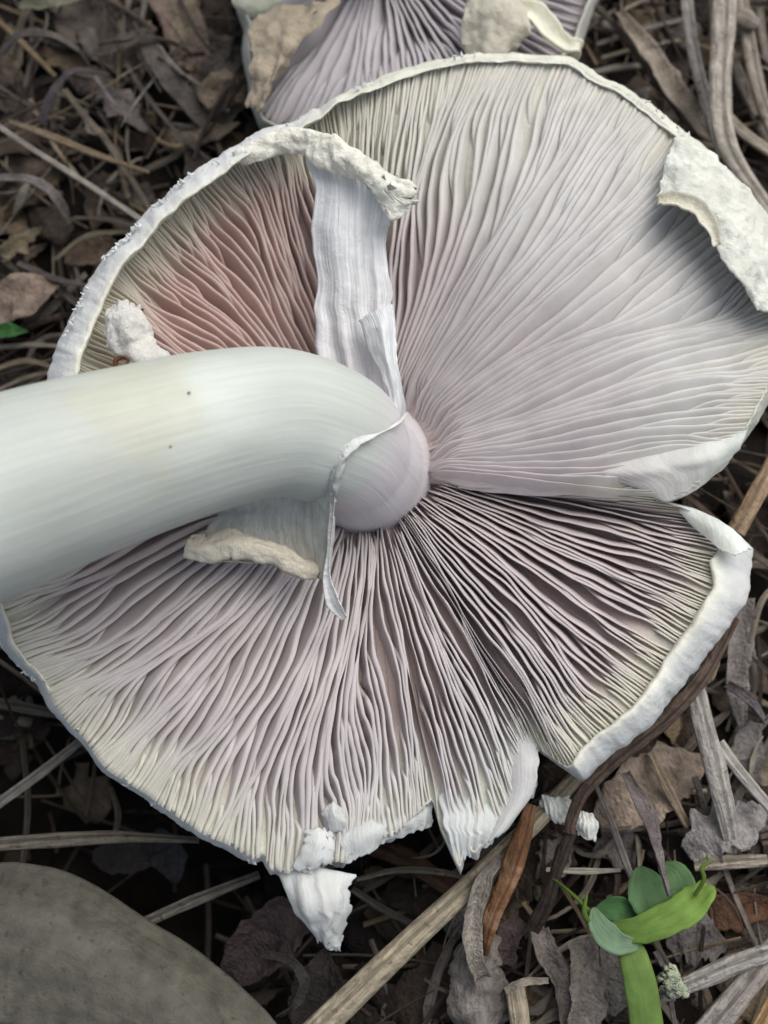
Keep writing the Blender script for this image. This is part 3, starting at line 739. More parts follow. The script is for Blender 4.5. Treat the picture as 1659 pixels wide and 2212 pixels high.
cap2_o = part('cap', cap_body(cap2, (0.50, 0.50, 0.45), (0.5, 0.49, 0.42), (0.28, 0.24, 0.26), 240, -0.3), 'cap_flesh', back)
for i in range(150):
    p = -180 + 2.4 * (i + 0.4 * random.random())
    part('gill', gill_geo(cap2, p, 0.16 + 0.05 * random.random() if i % 2 else 0.4 + 0.1 * random.random(), 1.0, np.random.default_rng(i + 700).random(8), PAL2, 24, 1.0), 'gill_tissue', cap2_o)
part('stipe', tube(pxpath([(820, -110, 1.0), (815, -120, 1.8), (790, -170, 2.6), (700, -260, 3.2), (560, -360, 3.4)], 30), [0.5, 0.5, 0.55, 0.6, 0.6], (0.66, 0.66, 0.6), 28, rough=0.03, seed=41), 'stipe_skin', back)
part('torn_veil', sheet([[(745, -20, 2.2), (690, 0, 2.2), (620, 10, 2.0), (560, 30, 1.8)], [(720, 40, 2.25), (655, 55, 2.25), (600, 70, 2.1), (535, 75, 1.9)], [(650, 90, 2.2), (620, 110, 2.2), (585, 125, 2.1), (545, 120, 1.9)],
                         [(620, 160, 2.0), (590, 170, 2.1), (565, 175, 2.0), (535, 180, 1.8)], [(575, 230, 1.8), (560, 240, 1.9), (548, 240, 1.8), (532, 245, 1.6)]],
                        0.06, (0.42, 0.36, 0.27), 60, 40, lump=0.10, lscale=2.5, rag=0.06, seed=42, fold=0.03, fold_n=3, col2=(0.38, 0.32, 0.25)), 'cottony_veil', back, 'crumpled beige veil on the left of the gills')
part('veil_flap', sheet([[(1010, -20, 2.1), (1060, -20, 2.3), (1120, -20, 2.2)], [(995, 50, 2.15), (1060, 40, 2.35), (1150, 55, 2.2)], [(1000, 115, 1.9), (1060, 120, 2.1), (1120, 85, 2.0)], [(1000, 150, 1.7), (1050, 160, 1.8), (1090, 130, 1.7)]],
                        0.08, (0.54, 0.51, 0.43), 40, 40, lump=0.09, lscale=3, rag=0.06, seed=43), 'cottony_veil', back, 'cream flap of veil')
part('cap_margin', ribbon(pxpath([(1100, 25, 2.0), (1150, 25, 2.1), (1190, 65, 2.15), (1225, 95, 2.15), (1252, 100, 2.1), (1245, 130, 1.8)], 40), [0.2, 0.32, 0.3, 0.22, 0.2, 0.08], (0.70, 0.69, 0.56), 11, camber=0.25, thick=0.10, seed=44, rag=0.08), 'cap_flesh', back, 'rolled cream margin')
part('cap_margin', sheet([[(495, -25, 1.3), (560, -30, 1.5), (620, -30, 1.5)], [(502, 15, 1.4), (560, 10, 1.6), (625, 0, 1.6)], [(535, 50, 1.2), (570, 45, 1.4), (600, 30, 1.4)]], 0.10, (0.60, 0.61, 0.48), 26, 26, lump=0.06, seed=45), 'cap_flesh', back, 'greenish white margin')

# ------------------------------------------------------------------ litter that can be picked out
STRAW, PALE, GREY, TAN, BROWN, DARK = (0.30, 0.245, 0.175), (0.40, 0.35, 0.27), (0.235, 0.205, 0.175), (0.27, 0.20, 0.125), (0.135, 0.098, 0.072), (0.045, 0.032, 0.026)
SD = [100]
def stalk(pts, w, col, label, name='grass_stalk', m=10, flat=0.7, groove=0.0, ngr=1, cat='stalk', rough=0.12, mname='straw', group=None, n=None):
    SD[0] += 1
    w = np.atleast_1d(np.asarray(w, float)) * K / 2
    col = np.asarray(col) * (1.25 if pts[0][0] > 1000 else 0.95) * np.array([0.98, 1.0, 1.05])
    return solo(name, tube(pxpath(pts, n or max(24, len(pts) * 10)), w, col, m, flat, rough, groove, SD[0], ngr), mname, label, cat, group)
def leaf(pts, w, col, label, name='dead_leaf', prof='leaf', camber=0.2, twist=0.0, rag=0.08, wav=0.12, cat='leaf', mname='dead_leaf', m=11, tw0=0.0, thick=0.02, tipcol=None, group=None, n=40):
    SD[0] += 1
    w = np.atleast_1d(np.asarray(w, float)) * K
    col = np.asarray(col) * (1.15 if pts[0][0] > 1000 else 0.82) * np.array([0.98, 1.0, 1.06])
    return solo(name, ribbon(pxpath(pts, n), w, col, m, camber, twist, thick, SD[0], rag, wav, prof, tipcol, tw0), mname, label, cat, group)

# upper left
stalk([(-30, 255, 1.0), (90, 335, 1.0), (200, 405, 0.95), (330, 492, 0.8)], [15, 16, 15], (0.42, 0.37, 0.30), 'long pale straight straw running under the cap margin')
stalk([(20, 262, 0.7), (110, 295, 0.75), (210, 335, 0.8), (322, 372, 0.8)], [14, 22, 18, 10], TAN, 'brown frayed stalk crossing above the long pale straw')
stalk([(140, 195, 0.4), (190, 260, 0.45), (230, 305, 0.5), (285, 390, 0.35), (335, 470, 0.2)], [17, 20, 18, 15], (0.22, 0.18, 0.13), 'bent tan stalk passing under the brown frayed one')
stalk([(-20, 30, 0.2), (50, 95, 0.3), (120, 165, 0.2)], [12, 16, 12], (0.26, 0.19, 0.11), 'short yellowish stem lying below the curled grass arc')
stalk([(0, 460, 0.0), (60, 395, 0.1), (105, 335, 0.1)], [10, 12, 9], BROWN, 'thin brown stem beside the long pale straw')
leaf([(-10, 130, 0.6), (40, 75, 1.0), (110, 75, 1.1), (165, 105, 0.9), (195, 142, 0.5)], [18, 24, 20, 12], (0.17, 0.145, 0.125), 'grey grass blade arched in a loop', 'dry_grass', None, 0.1, 0.9, cat='grass')
leaf([(90, 270, 0.5), (105, 225, 0.7), (125, 185, 0.9), (165, 152, 1.0), (235, 160, 0.8)], [30, 30, 26, 18, 8], (0.14, 0.115, 0.115), 'dark lilac grey blade bent over with a pointed end', 'dry_grass', None, 0.15, 0.8, cat='grass')
leaf([(-20, 385, 0.8), (60, 388, 0.9), (105, 410, 0.9), (135, 450, 0.7), (152, 485, 0.4)], [20, 26, 30, 26, 12], (0.24, 0.21, 0.19), 'wrinkled pale grey strip of grass near the left straws', 'dry_grass', None, 0.2, 0.6, cat='grass')
leaf([(110, -40, 0.0), (190, 40, 0.15), (260, 110, 0.2), (320, 190, 0.1)], [150, 190, 170], (0.115, 0.088, 0.07), 'broad dull brown dead leaf flat on the ground')
leaf([(330, -40, 0.2), (385, 40, 0.3), (425, 130, 0.2), (450, 180, 0.0)], [110, 110, 80], (0.23, 0.165, 0.125), 'reddish tan dead leaf beside the beige veil', camber=0.1)
leaf([(300, 60, 0.4), (350, 150, 0.45), (420, 240, 0.4), (480, 320, 0.2)], [60, 60, 40], (0.135, 0.112, 0.095), 'narrow grey brown leaf lying slantwise over other leaves', camber=0.15)
leaf([(420, 200, 0.15), (480, 150, 0.25), (540, 110, 0.2)], [80, 100, 70], (0.125, 0.105, 0.085), 'dark folded leaf tucked beside the older mushroom')
leaf([(430, 300, 0.0), (500, 220, 0.2), (545, 170, 0.1)], [90, 110, 80], (0.14, 0.118, 0.10), 'grey brown leaf between the margin and the older mushroom')
leaf([(215, 190, 0.3), (265, 235, 0.4), (320, 285, 0.35)], [60, 80, 50], (0.15, 0.125, 0.11), 'small crinkled greyish leaf below the bent stalk', rag=0.2)
leaf([(-20, 140, -0.2), (30, 210, -0.1), (75, 275, -0.3)], [110, 120, 70], (0.10, 0.075, 0.058), 'dark brown leaf under the grass loop')
leaf([(40, 15, 0.4), (120, 5, 0.5), (200, -15, 0.4)], [40, 60, 40], (0.22, 0.215, 0.14), 'pale olive leaf with a curled rim', camber=0.3)
stalk([(205, 165, 0.5), (240, 215, 0.6), (262, 235, 0.5)], [8, 10, 6], (0.25, 0.21, 0.21), 'short lilac grey twig on the litter', mname='twig')
stalk([(265, -20, 0.4), (280, 60, 0.4), (300, 150, 0.3), (312, 330, 0.1)], [12, 10, 8], DARK, 'thin dark stem across the broad brown leaf', mname='twig')
stalk([(380, -20, 0.5), (420, 60, 0.55), (455, 110, 0.4)], [12, 12, 9], (0.09, 0.075, 0.06), 'slim brown stem over the reddish tan leaf', mname='twig')
stalk([(355, 265, 0.2), (390, 270, 0.3), (470, 285, 0.2)], [10, 11, 7], (0.15, 0.125, 0.105), 'small grey stem pointing at the margin')
stalk([(340, 330, 0.1), (400, 300, 0.2), (460, 250, 0.2)], [8, 9, 6], (0.16, 0.13, 0.105), 'fine slanting stem beside the margin')
stalk([(160, 470, 0.4), (230, 475, 0.5), (330, 500, 0.3)], [10, 14, 9], (0.14, 0.115, 0.09), 'dull stem half under the long pale straw')
stalk([(120, 560, 0.3), (190, 510, 0.4), (290, 500, 0.3)], [12, 17, 13], (0.20, 0.165, 0.11), 'tan stem running towards the shaggy margin')
stalk([(40, 570, 0.3), (110, 600, 0.4), (200, 620, 0.3)], [18, 20, 10], (0.135, 0.11, 0.10), 'dark grey stem above the round tan leaf')
leaf([(-25, 690, 0.2), (50, 645, 0.5), (128, 610, 0.3)], [100, 135, 90], (0.30, 0.225, 0.17), 'rounded tan dead leaf near the green leaf tip', camber=0.25, rag=0.05)
leaf([(-30, 722, 0.6), (20, 715, 0.7), (62, 716, 0.5)], [34, 44, 18], (0.055, 0.16, 0.045), 'green leaf tip at the edge of the litter', 'green_leaf', cat='leaf', mname='green_leaf', rag=0.02)
stalk([(-20, 752, 0.3), (70, 745, 0.4), (150, 750, 0.2)], [14, 16, 10], (0.27, 0.235, 0.18), 'pale stem just below the green leaf tip')
stalk([(-20, 800, 0.3), (60, 780, 0.4), (140, 805, 0.2)], [16, 16, 10], (0.24, 0.19, 0.125), 'tan stem bent beside the stalk')
stalk([(-10, 845, 0.5), (60, 815, 0.5), (125, 800, 0.3)], [12, 14, 9], (0.22, 0.18, 0.13), 'tan stem nearly touching the mushroom stalk')
leaf([(-15, 560, 0.2), (40, 530, 0.3), (90, 490, 0.2)], [50, 60, 40], (0.23, 0.185, 0.115), 'yellowish chaff leaf among dark litter', rag=0.2)
leaf([(30, 465, 0.4), (50, 420, 0.5), (65, 385, 0.4)], [16, 26, 14], (0.30, 0.27, 0.20), 'short pale husk standing in dark litter', 'husk', cat='husk')
leaf([(140, 560, 0.0), (220, 545, 0.1), (300, 560, 0.0)], [80, 90, 60], (0.14, 0.10, 0.065), 'brown leaf close to the shaggy margin')

# top right
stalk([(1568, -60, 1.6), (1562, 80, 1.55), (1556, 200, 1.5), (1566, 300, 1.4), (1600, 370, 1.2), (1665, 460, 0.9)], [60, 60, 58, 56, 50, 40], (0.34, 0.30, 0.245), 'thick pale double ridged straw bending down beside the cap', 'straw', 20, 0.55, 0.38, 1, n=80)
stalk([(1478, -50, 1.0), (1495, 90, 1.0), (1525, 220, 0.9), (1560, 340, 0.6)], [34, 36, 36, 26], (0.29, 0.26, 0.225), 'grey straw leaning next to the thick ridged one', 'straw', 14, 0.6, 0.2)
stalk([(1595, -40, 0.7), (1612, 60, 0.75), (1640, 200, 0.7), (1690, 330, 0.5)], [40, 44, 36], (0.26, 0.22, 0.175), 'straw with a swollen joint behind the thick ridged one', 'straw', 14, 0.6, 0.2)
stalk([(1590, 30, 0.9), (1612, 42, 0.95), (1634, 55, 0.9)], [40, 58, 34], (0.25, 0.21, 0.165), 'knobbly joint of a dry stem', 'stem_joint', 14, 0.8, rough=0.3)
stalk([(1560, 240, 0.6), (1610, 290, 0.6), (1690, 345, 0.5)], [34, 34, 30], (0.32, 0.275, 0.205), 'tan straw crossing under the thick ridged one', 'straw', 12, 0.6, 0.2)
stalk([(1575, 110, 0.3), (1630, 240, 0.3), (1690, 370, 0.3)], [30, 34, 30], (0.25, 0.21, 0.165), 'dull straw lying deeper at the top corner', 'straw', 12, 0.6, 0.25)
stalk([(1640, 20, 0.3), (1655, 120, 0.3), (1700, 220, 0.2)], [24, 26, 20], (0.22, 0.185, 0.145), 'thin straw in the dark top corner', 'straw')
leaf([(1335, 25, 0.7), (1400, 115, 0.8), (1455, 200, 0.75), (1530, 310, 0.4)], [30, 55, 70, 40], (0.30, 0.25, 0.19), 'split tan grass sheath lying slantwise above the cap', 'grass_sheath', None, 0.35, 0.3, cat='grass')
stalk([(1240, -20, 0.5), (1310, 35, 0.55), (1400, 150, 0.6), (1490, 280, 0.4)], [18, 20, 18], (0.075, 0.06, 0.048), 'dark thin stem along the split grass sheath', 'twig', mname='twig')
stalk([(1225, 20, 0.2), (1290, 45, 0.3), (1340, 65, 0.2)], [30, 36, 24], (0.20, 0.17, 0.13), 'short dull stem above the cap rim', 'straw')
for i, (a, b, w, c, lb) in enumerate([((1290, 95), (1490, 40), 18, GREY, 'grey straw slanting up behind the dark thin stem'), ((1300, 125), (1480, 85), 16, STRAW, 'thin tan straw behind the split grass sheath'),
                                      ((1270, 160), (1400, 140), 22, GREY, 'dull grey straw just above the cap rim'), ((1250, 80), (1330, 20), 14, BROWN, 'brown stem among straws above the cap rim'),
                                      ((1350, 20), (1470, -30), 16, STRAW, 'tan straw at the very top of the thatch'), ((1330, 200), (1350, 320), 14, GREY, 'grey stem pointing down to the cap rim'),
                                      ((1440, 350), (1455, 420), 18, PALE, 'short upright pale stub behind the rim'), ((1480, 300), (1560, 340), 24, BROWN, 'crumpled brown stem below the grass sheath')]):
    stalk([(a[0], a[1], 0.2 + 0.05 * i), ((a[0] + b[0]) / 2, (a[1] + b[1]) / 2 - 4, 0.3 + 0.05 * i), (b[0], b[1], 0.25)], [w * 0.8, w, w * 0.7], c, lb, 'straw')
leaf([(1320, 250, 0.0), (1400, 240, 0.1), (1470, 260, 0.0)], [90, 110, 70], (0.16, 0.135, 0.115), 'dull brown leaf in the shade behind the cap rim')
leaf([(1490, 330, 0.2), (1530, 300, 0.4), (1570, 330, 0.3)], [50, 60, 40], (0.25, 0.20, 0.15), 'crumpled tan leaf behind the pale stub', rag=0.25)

# left below the stalk: the dark hollow
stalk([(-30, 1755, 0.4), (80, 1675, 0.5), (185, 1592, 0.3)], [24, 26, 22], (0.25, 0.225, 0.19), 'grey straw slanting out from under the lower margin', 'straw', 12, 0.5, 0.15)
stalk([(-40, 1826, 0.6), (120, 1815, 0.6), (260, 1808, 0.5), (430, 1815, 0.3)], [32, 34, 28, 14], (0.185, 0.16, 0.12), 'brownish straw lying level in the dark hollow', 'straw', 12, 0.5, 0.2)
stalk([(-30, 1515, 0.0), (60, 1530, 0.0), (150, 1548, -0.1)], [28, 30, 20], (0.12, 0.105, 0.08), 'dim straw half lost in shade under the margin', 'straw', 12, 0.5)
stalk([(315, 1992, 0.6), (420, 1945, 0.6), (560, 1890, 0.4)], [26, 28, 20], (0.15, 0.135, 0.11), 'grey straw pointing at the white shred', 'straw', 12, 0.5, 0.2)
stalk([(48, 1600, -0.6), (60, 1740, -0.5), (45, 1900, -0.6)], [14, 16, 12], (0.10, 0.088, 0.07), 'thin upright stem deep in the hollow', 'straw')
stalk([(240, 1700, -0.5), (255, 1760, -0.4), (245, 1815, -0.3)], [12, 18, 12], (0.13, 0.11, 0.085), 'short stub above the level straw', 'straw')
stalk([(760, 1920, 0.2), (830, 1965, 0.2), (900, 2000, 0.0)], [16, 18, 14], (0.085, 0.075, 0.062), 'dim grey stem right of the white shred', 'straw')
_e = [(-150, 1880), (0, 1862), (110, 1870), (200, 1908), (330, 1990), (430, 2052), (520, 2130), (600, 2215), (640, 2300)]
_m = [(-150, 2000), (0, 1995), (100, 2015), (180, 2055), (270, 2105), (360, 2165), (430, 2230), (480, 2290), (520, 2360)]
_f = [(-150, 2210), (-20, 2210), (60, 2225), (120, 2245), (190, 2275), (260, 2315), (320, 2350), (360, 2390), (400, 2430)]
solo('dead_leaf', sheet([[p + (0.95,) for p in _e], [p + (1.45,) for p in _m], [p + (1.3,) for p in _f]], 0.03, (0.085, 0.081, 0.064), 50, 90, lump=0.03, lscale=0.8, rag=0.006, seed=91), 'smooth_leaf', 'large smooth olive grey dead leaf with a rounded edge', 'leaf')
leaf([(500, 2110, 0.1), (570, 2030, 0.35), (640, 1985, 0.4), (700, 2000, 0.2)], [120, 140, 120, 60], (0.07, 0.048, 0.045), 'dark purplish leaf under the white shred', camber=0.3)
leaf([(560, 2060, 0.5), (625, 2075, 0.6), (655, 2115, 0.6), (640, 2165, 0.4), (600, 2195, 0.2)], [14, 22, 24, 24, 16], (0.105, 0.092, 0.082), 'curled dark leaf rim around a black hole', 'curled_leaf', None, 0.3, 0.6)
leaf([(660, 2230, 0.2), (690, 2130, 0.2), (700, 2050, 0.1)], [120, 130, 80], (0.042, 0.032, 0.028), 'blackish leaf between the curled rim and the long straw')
leaf([(200, 1850, -0.8), (290, 1850, -0.7), (360, 1840, -0.8)], [70, 90, 60], (0.035, 0.03, 0.028), 'blackish leaf in the bottom of the hollow')  # near-black colour of the hollow's leaves carries part of its shade
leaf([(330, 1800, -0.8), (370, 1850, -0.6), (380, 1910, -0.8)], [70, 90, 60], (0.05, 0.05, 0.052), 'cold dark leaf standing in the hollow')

# bottom middle and right
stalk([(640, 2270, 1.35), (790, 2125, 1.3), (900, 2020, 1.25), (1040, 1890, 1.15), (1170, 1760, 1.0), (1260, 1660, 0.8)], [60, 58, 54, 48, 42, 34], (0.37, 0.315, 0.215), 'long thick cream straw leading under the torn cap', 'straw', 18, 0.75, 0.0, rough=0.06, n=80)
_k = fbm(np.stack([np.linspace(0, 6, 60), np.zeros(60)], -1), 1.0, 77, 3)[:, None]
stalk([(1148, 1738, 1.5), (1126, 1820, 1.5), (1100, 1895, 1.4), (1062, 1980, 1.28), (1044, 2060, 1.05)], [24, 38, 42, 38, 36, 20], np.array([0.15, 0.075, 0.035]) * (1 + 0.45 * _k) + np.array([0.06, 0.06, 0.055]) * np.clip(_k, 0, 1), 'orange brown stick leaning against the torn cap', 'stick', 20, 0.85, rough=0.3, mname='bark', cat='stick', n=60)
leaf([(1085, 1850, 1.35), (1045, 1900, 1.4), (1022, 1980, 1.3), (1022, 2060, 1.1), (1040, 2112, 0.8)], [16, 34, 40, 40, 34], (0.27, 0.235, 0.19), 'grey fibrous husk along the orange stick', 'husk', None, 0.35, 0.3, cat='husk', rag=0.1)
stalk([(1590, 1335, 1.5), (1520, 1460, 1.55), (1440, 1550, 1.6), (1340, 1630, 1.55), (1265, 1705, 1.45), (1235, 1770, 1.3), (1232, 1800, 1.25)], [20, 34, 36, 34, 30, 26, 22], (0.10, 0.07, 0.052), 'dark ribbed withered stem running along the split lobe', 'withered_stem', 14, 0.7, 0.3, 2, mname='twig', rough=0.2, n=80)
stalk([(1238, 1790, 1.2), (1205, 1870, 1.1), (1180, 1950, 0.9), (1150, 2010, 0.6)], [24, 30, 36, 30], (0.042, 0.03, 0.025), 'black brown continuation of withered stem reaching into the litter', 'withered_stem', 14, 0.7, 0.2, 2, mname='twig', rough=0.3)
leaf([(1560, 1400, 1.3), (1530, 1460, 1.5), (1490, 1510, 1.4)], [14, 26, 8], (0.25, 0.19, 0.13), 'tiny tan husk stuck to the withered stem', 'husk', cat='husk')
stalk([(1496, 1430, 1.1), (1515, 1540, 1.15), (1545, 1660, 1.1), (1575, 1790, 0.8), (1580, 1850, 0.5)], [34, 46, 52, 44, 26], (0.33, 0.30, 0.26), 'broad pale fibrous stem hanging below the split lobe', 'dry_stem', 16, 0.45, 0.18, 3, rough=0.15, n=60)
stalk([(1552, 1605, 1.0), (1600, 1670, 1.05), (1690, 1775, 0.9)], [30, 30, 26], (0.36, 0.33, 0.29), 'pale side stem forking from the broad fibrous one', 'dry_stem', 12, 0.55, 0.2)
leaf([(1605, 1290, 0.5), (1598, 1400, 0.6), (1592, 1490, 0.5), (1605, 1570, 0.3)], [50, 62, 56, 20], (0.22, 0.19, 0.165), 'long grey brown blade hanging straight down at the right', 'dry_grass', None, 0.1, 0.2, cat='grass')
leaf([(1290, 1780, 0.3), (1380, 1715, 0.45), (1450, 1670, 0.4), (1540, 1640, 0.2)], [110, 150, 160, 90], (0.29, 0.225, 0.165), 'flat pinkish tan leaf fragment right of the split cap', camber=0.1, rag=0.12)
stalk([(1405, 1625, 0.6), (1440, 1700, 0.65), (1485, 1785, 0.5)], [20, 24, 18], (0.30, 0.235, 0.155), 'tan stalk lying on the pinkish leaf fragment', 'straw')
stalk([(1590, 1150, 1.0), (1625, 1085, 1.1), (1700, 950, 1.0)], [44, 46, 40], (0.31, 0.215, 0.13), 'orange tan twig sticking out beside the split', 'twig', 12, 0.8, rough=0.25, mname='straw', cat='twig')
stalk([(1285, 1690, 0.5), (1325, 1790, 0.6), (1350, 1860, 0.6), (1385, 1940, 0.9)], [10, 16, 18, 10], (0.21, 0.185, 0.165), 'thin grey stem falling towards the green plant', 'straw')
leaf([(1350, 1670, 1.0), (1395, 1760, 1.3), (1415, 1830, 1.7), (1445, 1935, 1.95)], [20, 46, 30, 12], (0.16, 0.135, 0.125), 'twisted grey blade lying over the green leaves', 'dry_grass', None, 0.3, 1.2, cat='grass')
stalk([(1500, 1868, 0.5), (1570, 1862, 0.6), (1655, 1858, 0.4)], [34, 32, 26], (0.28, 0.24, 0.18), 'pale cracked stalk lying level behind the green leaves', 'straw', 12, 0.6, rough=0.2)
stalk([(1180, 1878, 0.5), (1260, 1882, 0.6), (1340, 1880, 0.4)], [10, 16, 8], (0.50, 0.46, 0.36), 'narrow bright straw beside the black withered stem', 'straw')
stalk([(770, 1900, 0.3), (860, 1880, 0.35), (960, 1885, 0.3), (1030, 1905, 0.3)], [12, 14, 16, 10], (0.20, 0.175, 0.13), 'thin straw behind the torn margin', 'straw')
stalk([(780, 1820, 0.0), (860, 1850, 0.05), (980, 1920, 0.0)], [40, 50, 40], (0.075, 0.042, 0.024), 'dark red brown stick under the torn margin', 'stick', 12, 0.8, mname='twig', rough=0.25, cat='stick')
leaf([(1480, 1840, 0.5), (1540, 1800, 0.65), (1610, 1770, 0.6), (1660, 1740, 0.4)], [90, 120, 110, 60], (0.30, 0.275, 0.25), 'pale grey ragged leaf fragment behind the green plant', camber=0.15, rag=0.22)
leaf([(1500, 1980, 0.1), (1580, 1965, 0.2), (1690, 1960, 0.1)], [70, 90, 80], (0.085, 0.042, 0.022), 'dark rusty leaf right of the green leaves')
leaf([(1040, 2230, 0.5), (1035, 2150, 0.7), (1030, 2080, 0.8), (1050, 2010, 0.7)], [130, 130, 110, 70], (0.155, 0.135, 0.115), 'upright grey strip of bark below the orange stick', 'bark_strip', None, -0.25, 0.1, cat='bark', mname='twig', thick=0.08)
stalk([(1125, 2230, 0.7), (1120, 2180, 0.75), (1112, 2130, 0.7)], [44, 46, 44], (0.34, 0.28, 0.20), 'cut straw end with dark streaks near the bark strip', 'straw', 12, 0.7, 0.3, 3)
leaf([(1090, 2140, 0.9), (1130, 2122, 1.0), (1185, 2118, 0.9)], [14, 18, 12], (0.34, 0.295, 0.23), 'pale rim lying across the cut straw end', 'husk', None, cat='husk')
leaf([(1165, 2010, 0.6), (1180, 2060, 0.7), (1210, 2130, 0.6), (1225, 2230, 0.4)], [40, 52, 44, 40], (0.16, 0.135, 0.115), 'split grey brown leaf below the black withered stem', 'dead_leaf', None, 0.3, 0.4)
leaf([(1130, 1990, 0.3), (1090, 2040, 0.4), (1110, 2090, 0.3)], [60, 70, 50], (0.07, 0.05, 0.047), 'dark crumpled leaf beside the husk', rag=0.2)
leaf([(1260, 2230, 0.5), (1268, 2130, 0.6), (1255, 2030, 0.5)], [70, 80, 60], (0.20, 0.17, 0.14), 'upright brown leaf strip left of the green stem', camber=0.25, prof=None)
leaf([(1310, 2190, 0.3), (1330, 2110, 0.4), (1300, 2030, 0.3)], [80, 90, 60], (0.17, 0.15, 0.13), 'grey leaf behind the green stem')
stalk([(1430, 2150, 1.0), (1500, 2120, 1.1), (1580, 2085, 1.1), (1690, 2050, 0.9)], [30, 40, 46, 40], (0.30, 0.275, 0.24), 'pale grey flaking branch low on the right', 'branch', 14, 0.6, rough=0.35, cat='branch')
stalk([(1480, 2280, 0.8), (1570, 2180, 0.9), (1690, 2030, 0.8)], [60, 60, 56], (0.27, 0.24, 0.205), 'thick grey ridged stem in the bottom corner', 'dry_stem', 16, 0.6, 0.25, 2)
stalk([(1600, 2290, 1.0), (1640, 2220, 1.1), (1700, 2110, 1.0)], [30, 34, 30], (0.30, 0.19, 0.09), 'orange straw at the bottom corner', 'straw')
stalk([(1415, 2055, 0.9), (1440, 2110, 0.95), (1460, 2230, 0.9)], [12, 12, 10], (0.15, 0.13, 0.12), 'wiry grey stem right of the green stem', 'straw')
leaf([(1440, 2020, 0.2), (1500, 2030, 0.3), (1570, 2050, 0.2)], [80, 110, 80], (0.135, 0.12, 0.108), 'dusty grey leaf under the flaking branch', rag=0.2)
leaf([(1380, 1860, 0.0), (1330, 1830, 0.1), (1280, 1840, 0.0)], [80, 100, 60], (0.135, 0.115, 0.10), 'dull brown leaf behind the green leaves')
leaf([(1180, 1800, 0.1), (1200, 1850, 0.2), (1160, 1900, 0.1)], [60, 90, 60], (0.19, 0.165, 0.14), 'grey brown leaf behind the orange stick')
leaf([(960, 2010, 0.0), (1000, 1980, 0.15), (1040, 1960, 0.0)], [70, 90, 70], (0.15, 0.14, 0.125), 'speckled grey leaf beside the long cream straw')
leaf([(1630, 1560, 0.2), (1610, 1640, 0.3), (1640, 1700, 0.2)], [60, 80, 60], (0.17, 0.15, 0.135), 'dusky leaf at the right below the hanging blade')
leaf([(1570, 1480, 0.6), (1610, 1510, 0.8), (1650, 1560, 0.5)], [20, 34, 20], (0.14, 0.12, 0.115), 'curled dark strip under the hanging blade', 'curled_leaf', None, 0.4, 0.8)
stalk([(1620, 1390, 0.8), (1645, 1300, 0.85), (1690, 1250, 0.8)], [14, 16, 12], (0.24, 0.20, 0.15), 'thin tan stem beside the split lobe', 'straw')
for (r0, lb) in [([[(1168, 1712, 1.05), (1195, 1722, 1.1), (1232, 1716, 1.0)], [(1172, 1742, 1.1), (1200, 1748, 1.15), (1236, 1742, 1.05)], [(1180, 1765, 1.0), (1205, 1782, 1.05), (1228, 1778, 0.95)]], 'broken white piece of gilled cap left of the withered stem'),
                 ([[(1246, 1756, 0.95), (1262, 1750, 1.0), (1284, 1762, 0.95)], [(1238, 1778, 0.95), (1262, 1782, 1.05), (1290, 1786, 0.95)], [(1246, 1802, 0.85), (1268, 1812, 0.9), (1282, 1818, 0.85)]], 'broken white piece of gilled cap right of the withered stem')]:
    SD[0] += 1
    solo('cap_fragment', sheet(r0, 0.12, (0.74, 0.75, 0.70), 24, 36, lump=0.02, rag=0.06, seed=SD[0], fold=0.04, fold_n=5), 'cap_flesh', lb, 'mushroom piece', 'broken pieces of white cap')

# green plant --------------------------------------------------------------------------
GR = (0.115, 0.245, 0.045)
pl = thing('green_plant', at(1400, 2260, 0.4), 'fresh green seedling with folded leaves and curling tendrils', 'plant')
part('stem', tube(pxpath([(1405, 2290, 1.0), (1396, 2212, 1.3), (1384, 2130, 1.5), (1366, 2060, 1.6), (1345, 2035, 1.55)], 30), [0.23, 0.22, 0.21, 0.18, 0.08], (0.20, 0.32, 0.085), 16, 0.35, 0.05, 0.0, 61), 'green_leaf', pl)
def gleaf(pts, w, col, s, **k):
    return part('leaf', ribbon(pxpath(pts, 36), np.array(w) * K, col, 11, seed=s, rag=0.02, wav=0.05, profile='leaf', **k), 'green_leaf', pl)
part('leaf', ribbon(pxpath([(1292, 1992, 1.5), (1345, 2012, 1.65), (1410, 2000, 1.75), (1475, 1968, 1.75), (1515, 1930, 1.65), (1528, 1908, 1.55)], 40), np.array([8, 40, 60, 70, 74, 62, 30]) * K, (0.14, 0.25, 0.05), 13, seed=62, rag=0.05, wav=0.12, camber=0.06, tw0=-0.1, twist=0.5, tipcol=(0.20, 0.32, 0.07)), 'green_leaf', pl)
gleaf([(1430, 2000, 1.5), (1410, 1950, 1.55), (1395, 1910, 1.5), (1380, 1872, 1.35)], [80, 95, 95], (0.11, 0.21, 0.09), 63, camber=0.06)
gleaf([(1440, 1980, 1.45), (1465, 1935, 1.5), (1455, 1890, 1.5), (1425, 1866, 1.3)], [70, 80, 76], (0.13, 0.235, 0.10), 64, camber=0.06)
gleaf([(1380, 2042, 1.7), (1330, 2035, 1.75), (1295, 2000, 1.7), (1282, 1960, 1.55)], [40, 56, 52], (0.20, 0.31, 0.19), 65, camber=0.1)
gleaf([(1385, 1990, 1.35), (1335, 1965, 1.4), (1285, 1965, 1.3)], [46, 60, 50], (0.075, 0.18, 0.065), 66, camber=0.2)
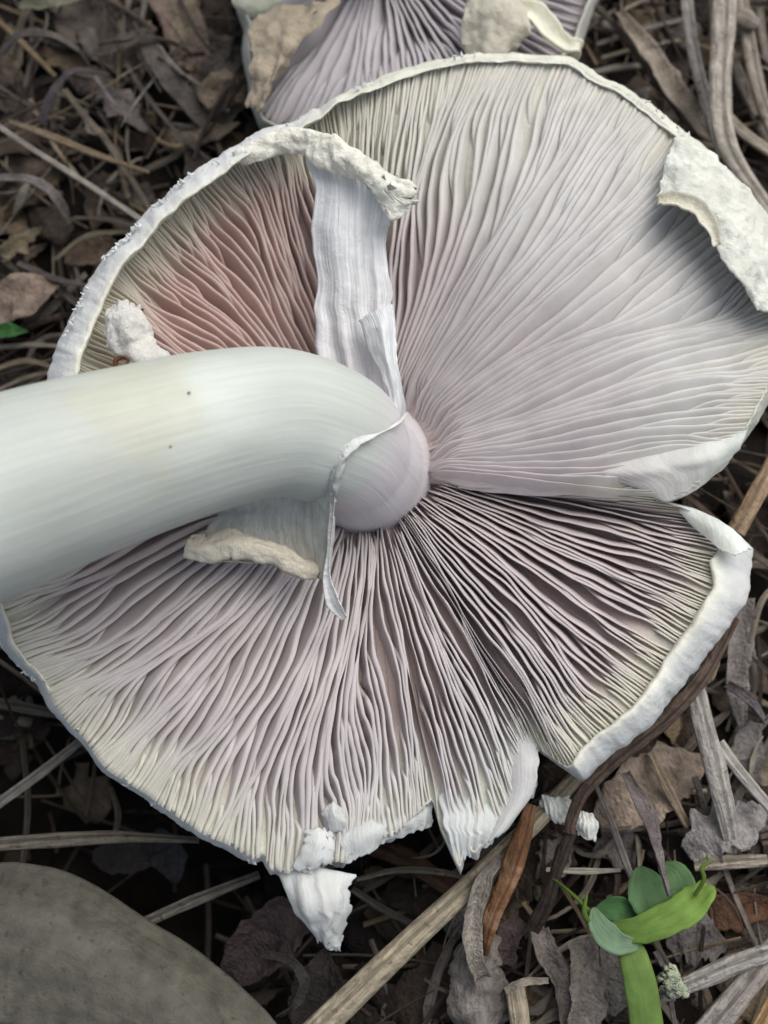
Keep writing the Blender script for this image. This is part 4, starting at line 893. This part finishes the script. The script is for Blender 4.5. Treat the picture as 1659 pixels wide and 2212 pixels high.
for k, (pts, w) in enumerate([([(1345, 2030, 1.5), (1290, 1985, 1.5), (1240, 1935, 1.4), (1195, 1898, 1.1)], [0.04, 0.03, 0.015]), ([(1275, 1995, 1.6), (1262, 1970, 1.7), (1268, 1930, 1.75)], [0.03, 0.04, 0.015]),
                              ([(1500, 1935, 1.7), (1520, 1900, 1.8), (1516, 1875, 1.8), (1530, 1862, 1.75), (1526, 1845, 1.7)], [0.025, 0.03, 0.025, 0.012])]):
    part('tendril', tube(pxpath(pts, 24), w, (0.12, 0.20, 0.035), 8, rough=0.1, seed=70 + k), 'green_leaf', pl)
solo('lichen_scrap', sheet([[(1410, 2110, 1.2), (1440, 2080, 1.3), (1465, 2090, 1.2)], [(1420, 2130, 1.3), (1450, 2120, 1.4), (1480, 2130, 1.2)], [(1440, 2150, 1.2), (1460, 2170, 1.25), (1475, 2160, 1.2)]], 0.03, (0.45, 0.50, 0.36), 20, 20, lump=0.08, lscale=5, rag=0.25, seed=77), 'dead_leaf', 'small crinkled pale green scrap by the green stem', 'scrap')

# ------------------------------------------------------------------ fine litter nobody could count
def scatter(n, kind, seed):
    r = np.random.default_rng(seed)
    out = []
    while len(out) < n:
        x, y = r.uniform(-11, 11), r.uniform(-11, 16)
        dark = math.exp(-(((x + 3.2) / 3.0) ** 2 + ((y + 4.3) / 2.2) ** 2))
        if r.random() < dark * 0.9: continue
        z = float(hollow(np.array(x), np.array(y))) + r.uniform(0.0, 0.45)
        a = r.uniform(0, math.pi * 2)
        pal = [STRAW, GREY, BROWN, TAN, DARK, (0.17, 0.14, 0.12), (0.09, 0.065, 0.05)]
        c = np.array(pal[r.integers(len(pal))]) * r.uniform(0.3, 0.85) * (1 - 0.4 * dark) * (1.3 if x > 1 else 1.0)  # litter colour darkens towards the hollow, painting in its shade
        if kind == 'straw':
            L = r.uniform(0.5, 3.0); w = r.uniform(0.01, 0.055); z += r.uniform(0, 0.35) * (1 - dark); c = c * r.uniform(1.0, 1.7)
            t = np.linspace(-0.5, 0.5, 8)[:, None]
            b = r.uniform(-0.5, 0.5)
            P = np.array([x, y, z]) + t * L * np.array([math.cos(a), math.sin(a), r.uniform(-0.2, 0.2)]) + (t ** 2) * b * np.array([-math.sin(a), math.cos(a), 0.2])
            out.append(tube(P, [w, w * r.uniform(0.4, 1)], c, 6, r.uniform(0.3, 0.8), 0.2, 0, int(r.integers(1e6))))
        elif kind == 'strip':
            if not (x > 0.5 and (y < -1.5 or (x > 4 and y < 1)) or x < -3.5 and y > 1.5 and r.random() < 0.5): continue
            L = r.uniform(0.6, 2.4); w = r.uniform(0.03, 0.16)
            t = np.linspace(-0.5, 0.5, 12)[:, None]
            P = np.array([x, y, z + r.uniform(0.1, 0.6)]) + t * L * np.array([math.cos(a), math.sin(a), r.uniform(-0.3, 0.3)]) + (t ** 2) * r.uniform(-1, 1) * np.array([-math.sin(a), math.cos(a), 0.5])
            out.append(ribbon(P, [w * 0.6, w, w * 0.4], np.array([(0.27, 0.24, 0.205), (0.20, 0.17, 0.14), (0.13, 0.105, 0.085), (0.32, 0.28, 0.22)][r.integers(4)]) * r.uniform(0.6, 1.1), 5, r.uniform(-0.4, 0.5), r.uniform(-1.5, 1.5), 0.012, int(r.integers(1e6)), 0.2, 0.2, None, None, r.uniform(-0.7, 0.7)))
        else:
            L = r.uniform(0.4, 1.5); w = L * r.uniform(0.25, 0.7)
            t = np.linspace(-0.5, 0.5, 9)[:, None]
            P = np.array([x, y, z]) + t * L * np.array([math.cos(a), math.sin(a), r.uniform(-0.35, 0.35)]) + (t ** 2) * r.uniform(-0.6, 0.6) * np.array([0, 0, 1.0])
            out.append(ribbon(P, [w], c * 0.85, 5, r.uniform(-0.3, 0.4), r.uniform(-0.8, 0.8), 0.015, int(r.integers(1e6)), 0.25, 0.2, 'leaf', None, r.uniform(-0.6, 0.6)))
    return join(out)
solo('grass_litter', scatter(380, 'strip', 8), 'straw', 'loose curled fibrous strips of dead grass strewn over the litter', 'grass litter', kind='stuff')
for k, (x, y, r, lb) in enumerate([(405, 850, 0.014, 'tiny black soil crumb on the stalk nearest the woolly tuft'), (366, 966, 0.010, 'tiny dark soil crumb below the yellowish bruise on the stalk')]):
    q = at(x, y, stipe_z(x, y))
    solo('soil_crumb', tube(q + r * np.array([[0, 0, 0], [1.2, 0.9, 0.3], [2.6, 0.7, 0]]), [r * 0.6, r, r * 0.4], (0.05, 0.048, 0.04), 7, rough=0.6, seed=k), 'soil', lb, 'soil crumb')
solo('leaf_litter', scatter(1500, 'leaf', 5), 'dead_leaf', 'carpet of small crumbled brown leaf bits on the soil', 'leaf litter', kind='stuff')
solo('grass_litter', scatter(2500, 'straw', 6), 'straw', 'tangle of fine dry grass bits over the soil', 'grass litter', kind='stuff')
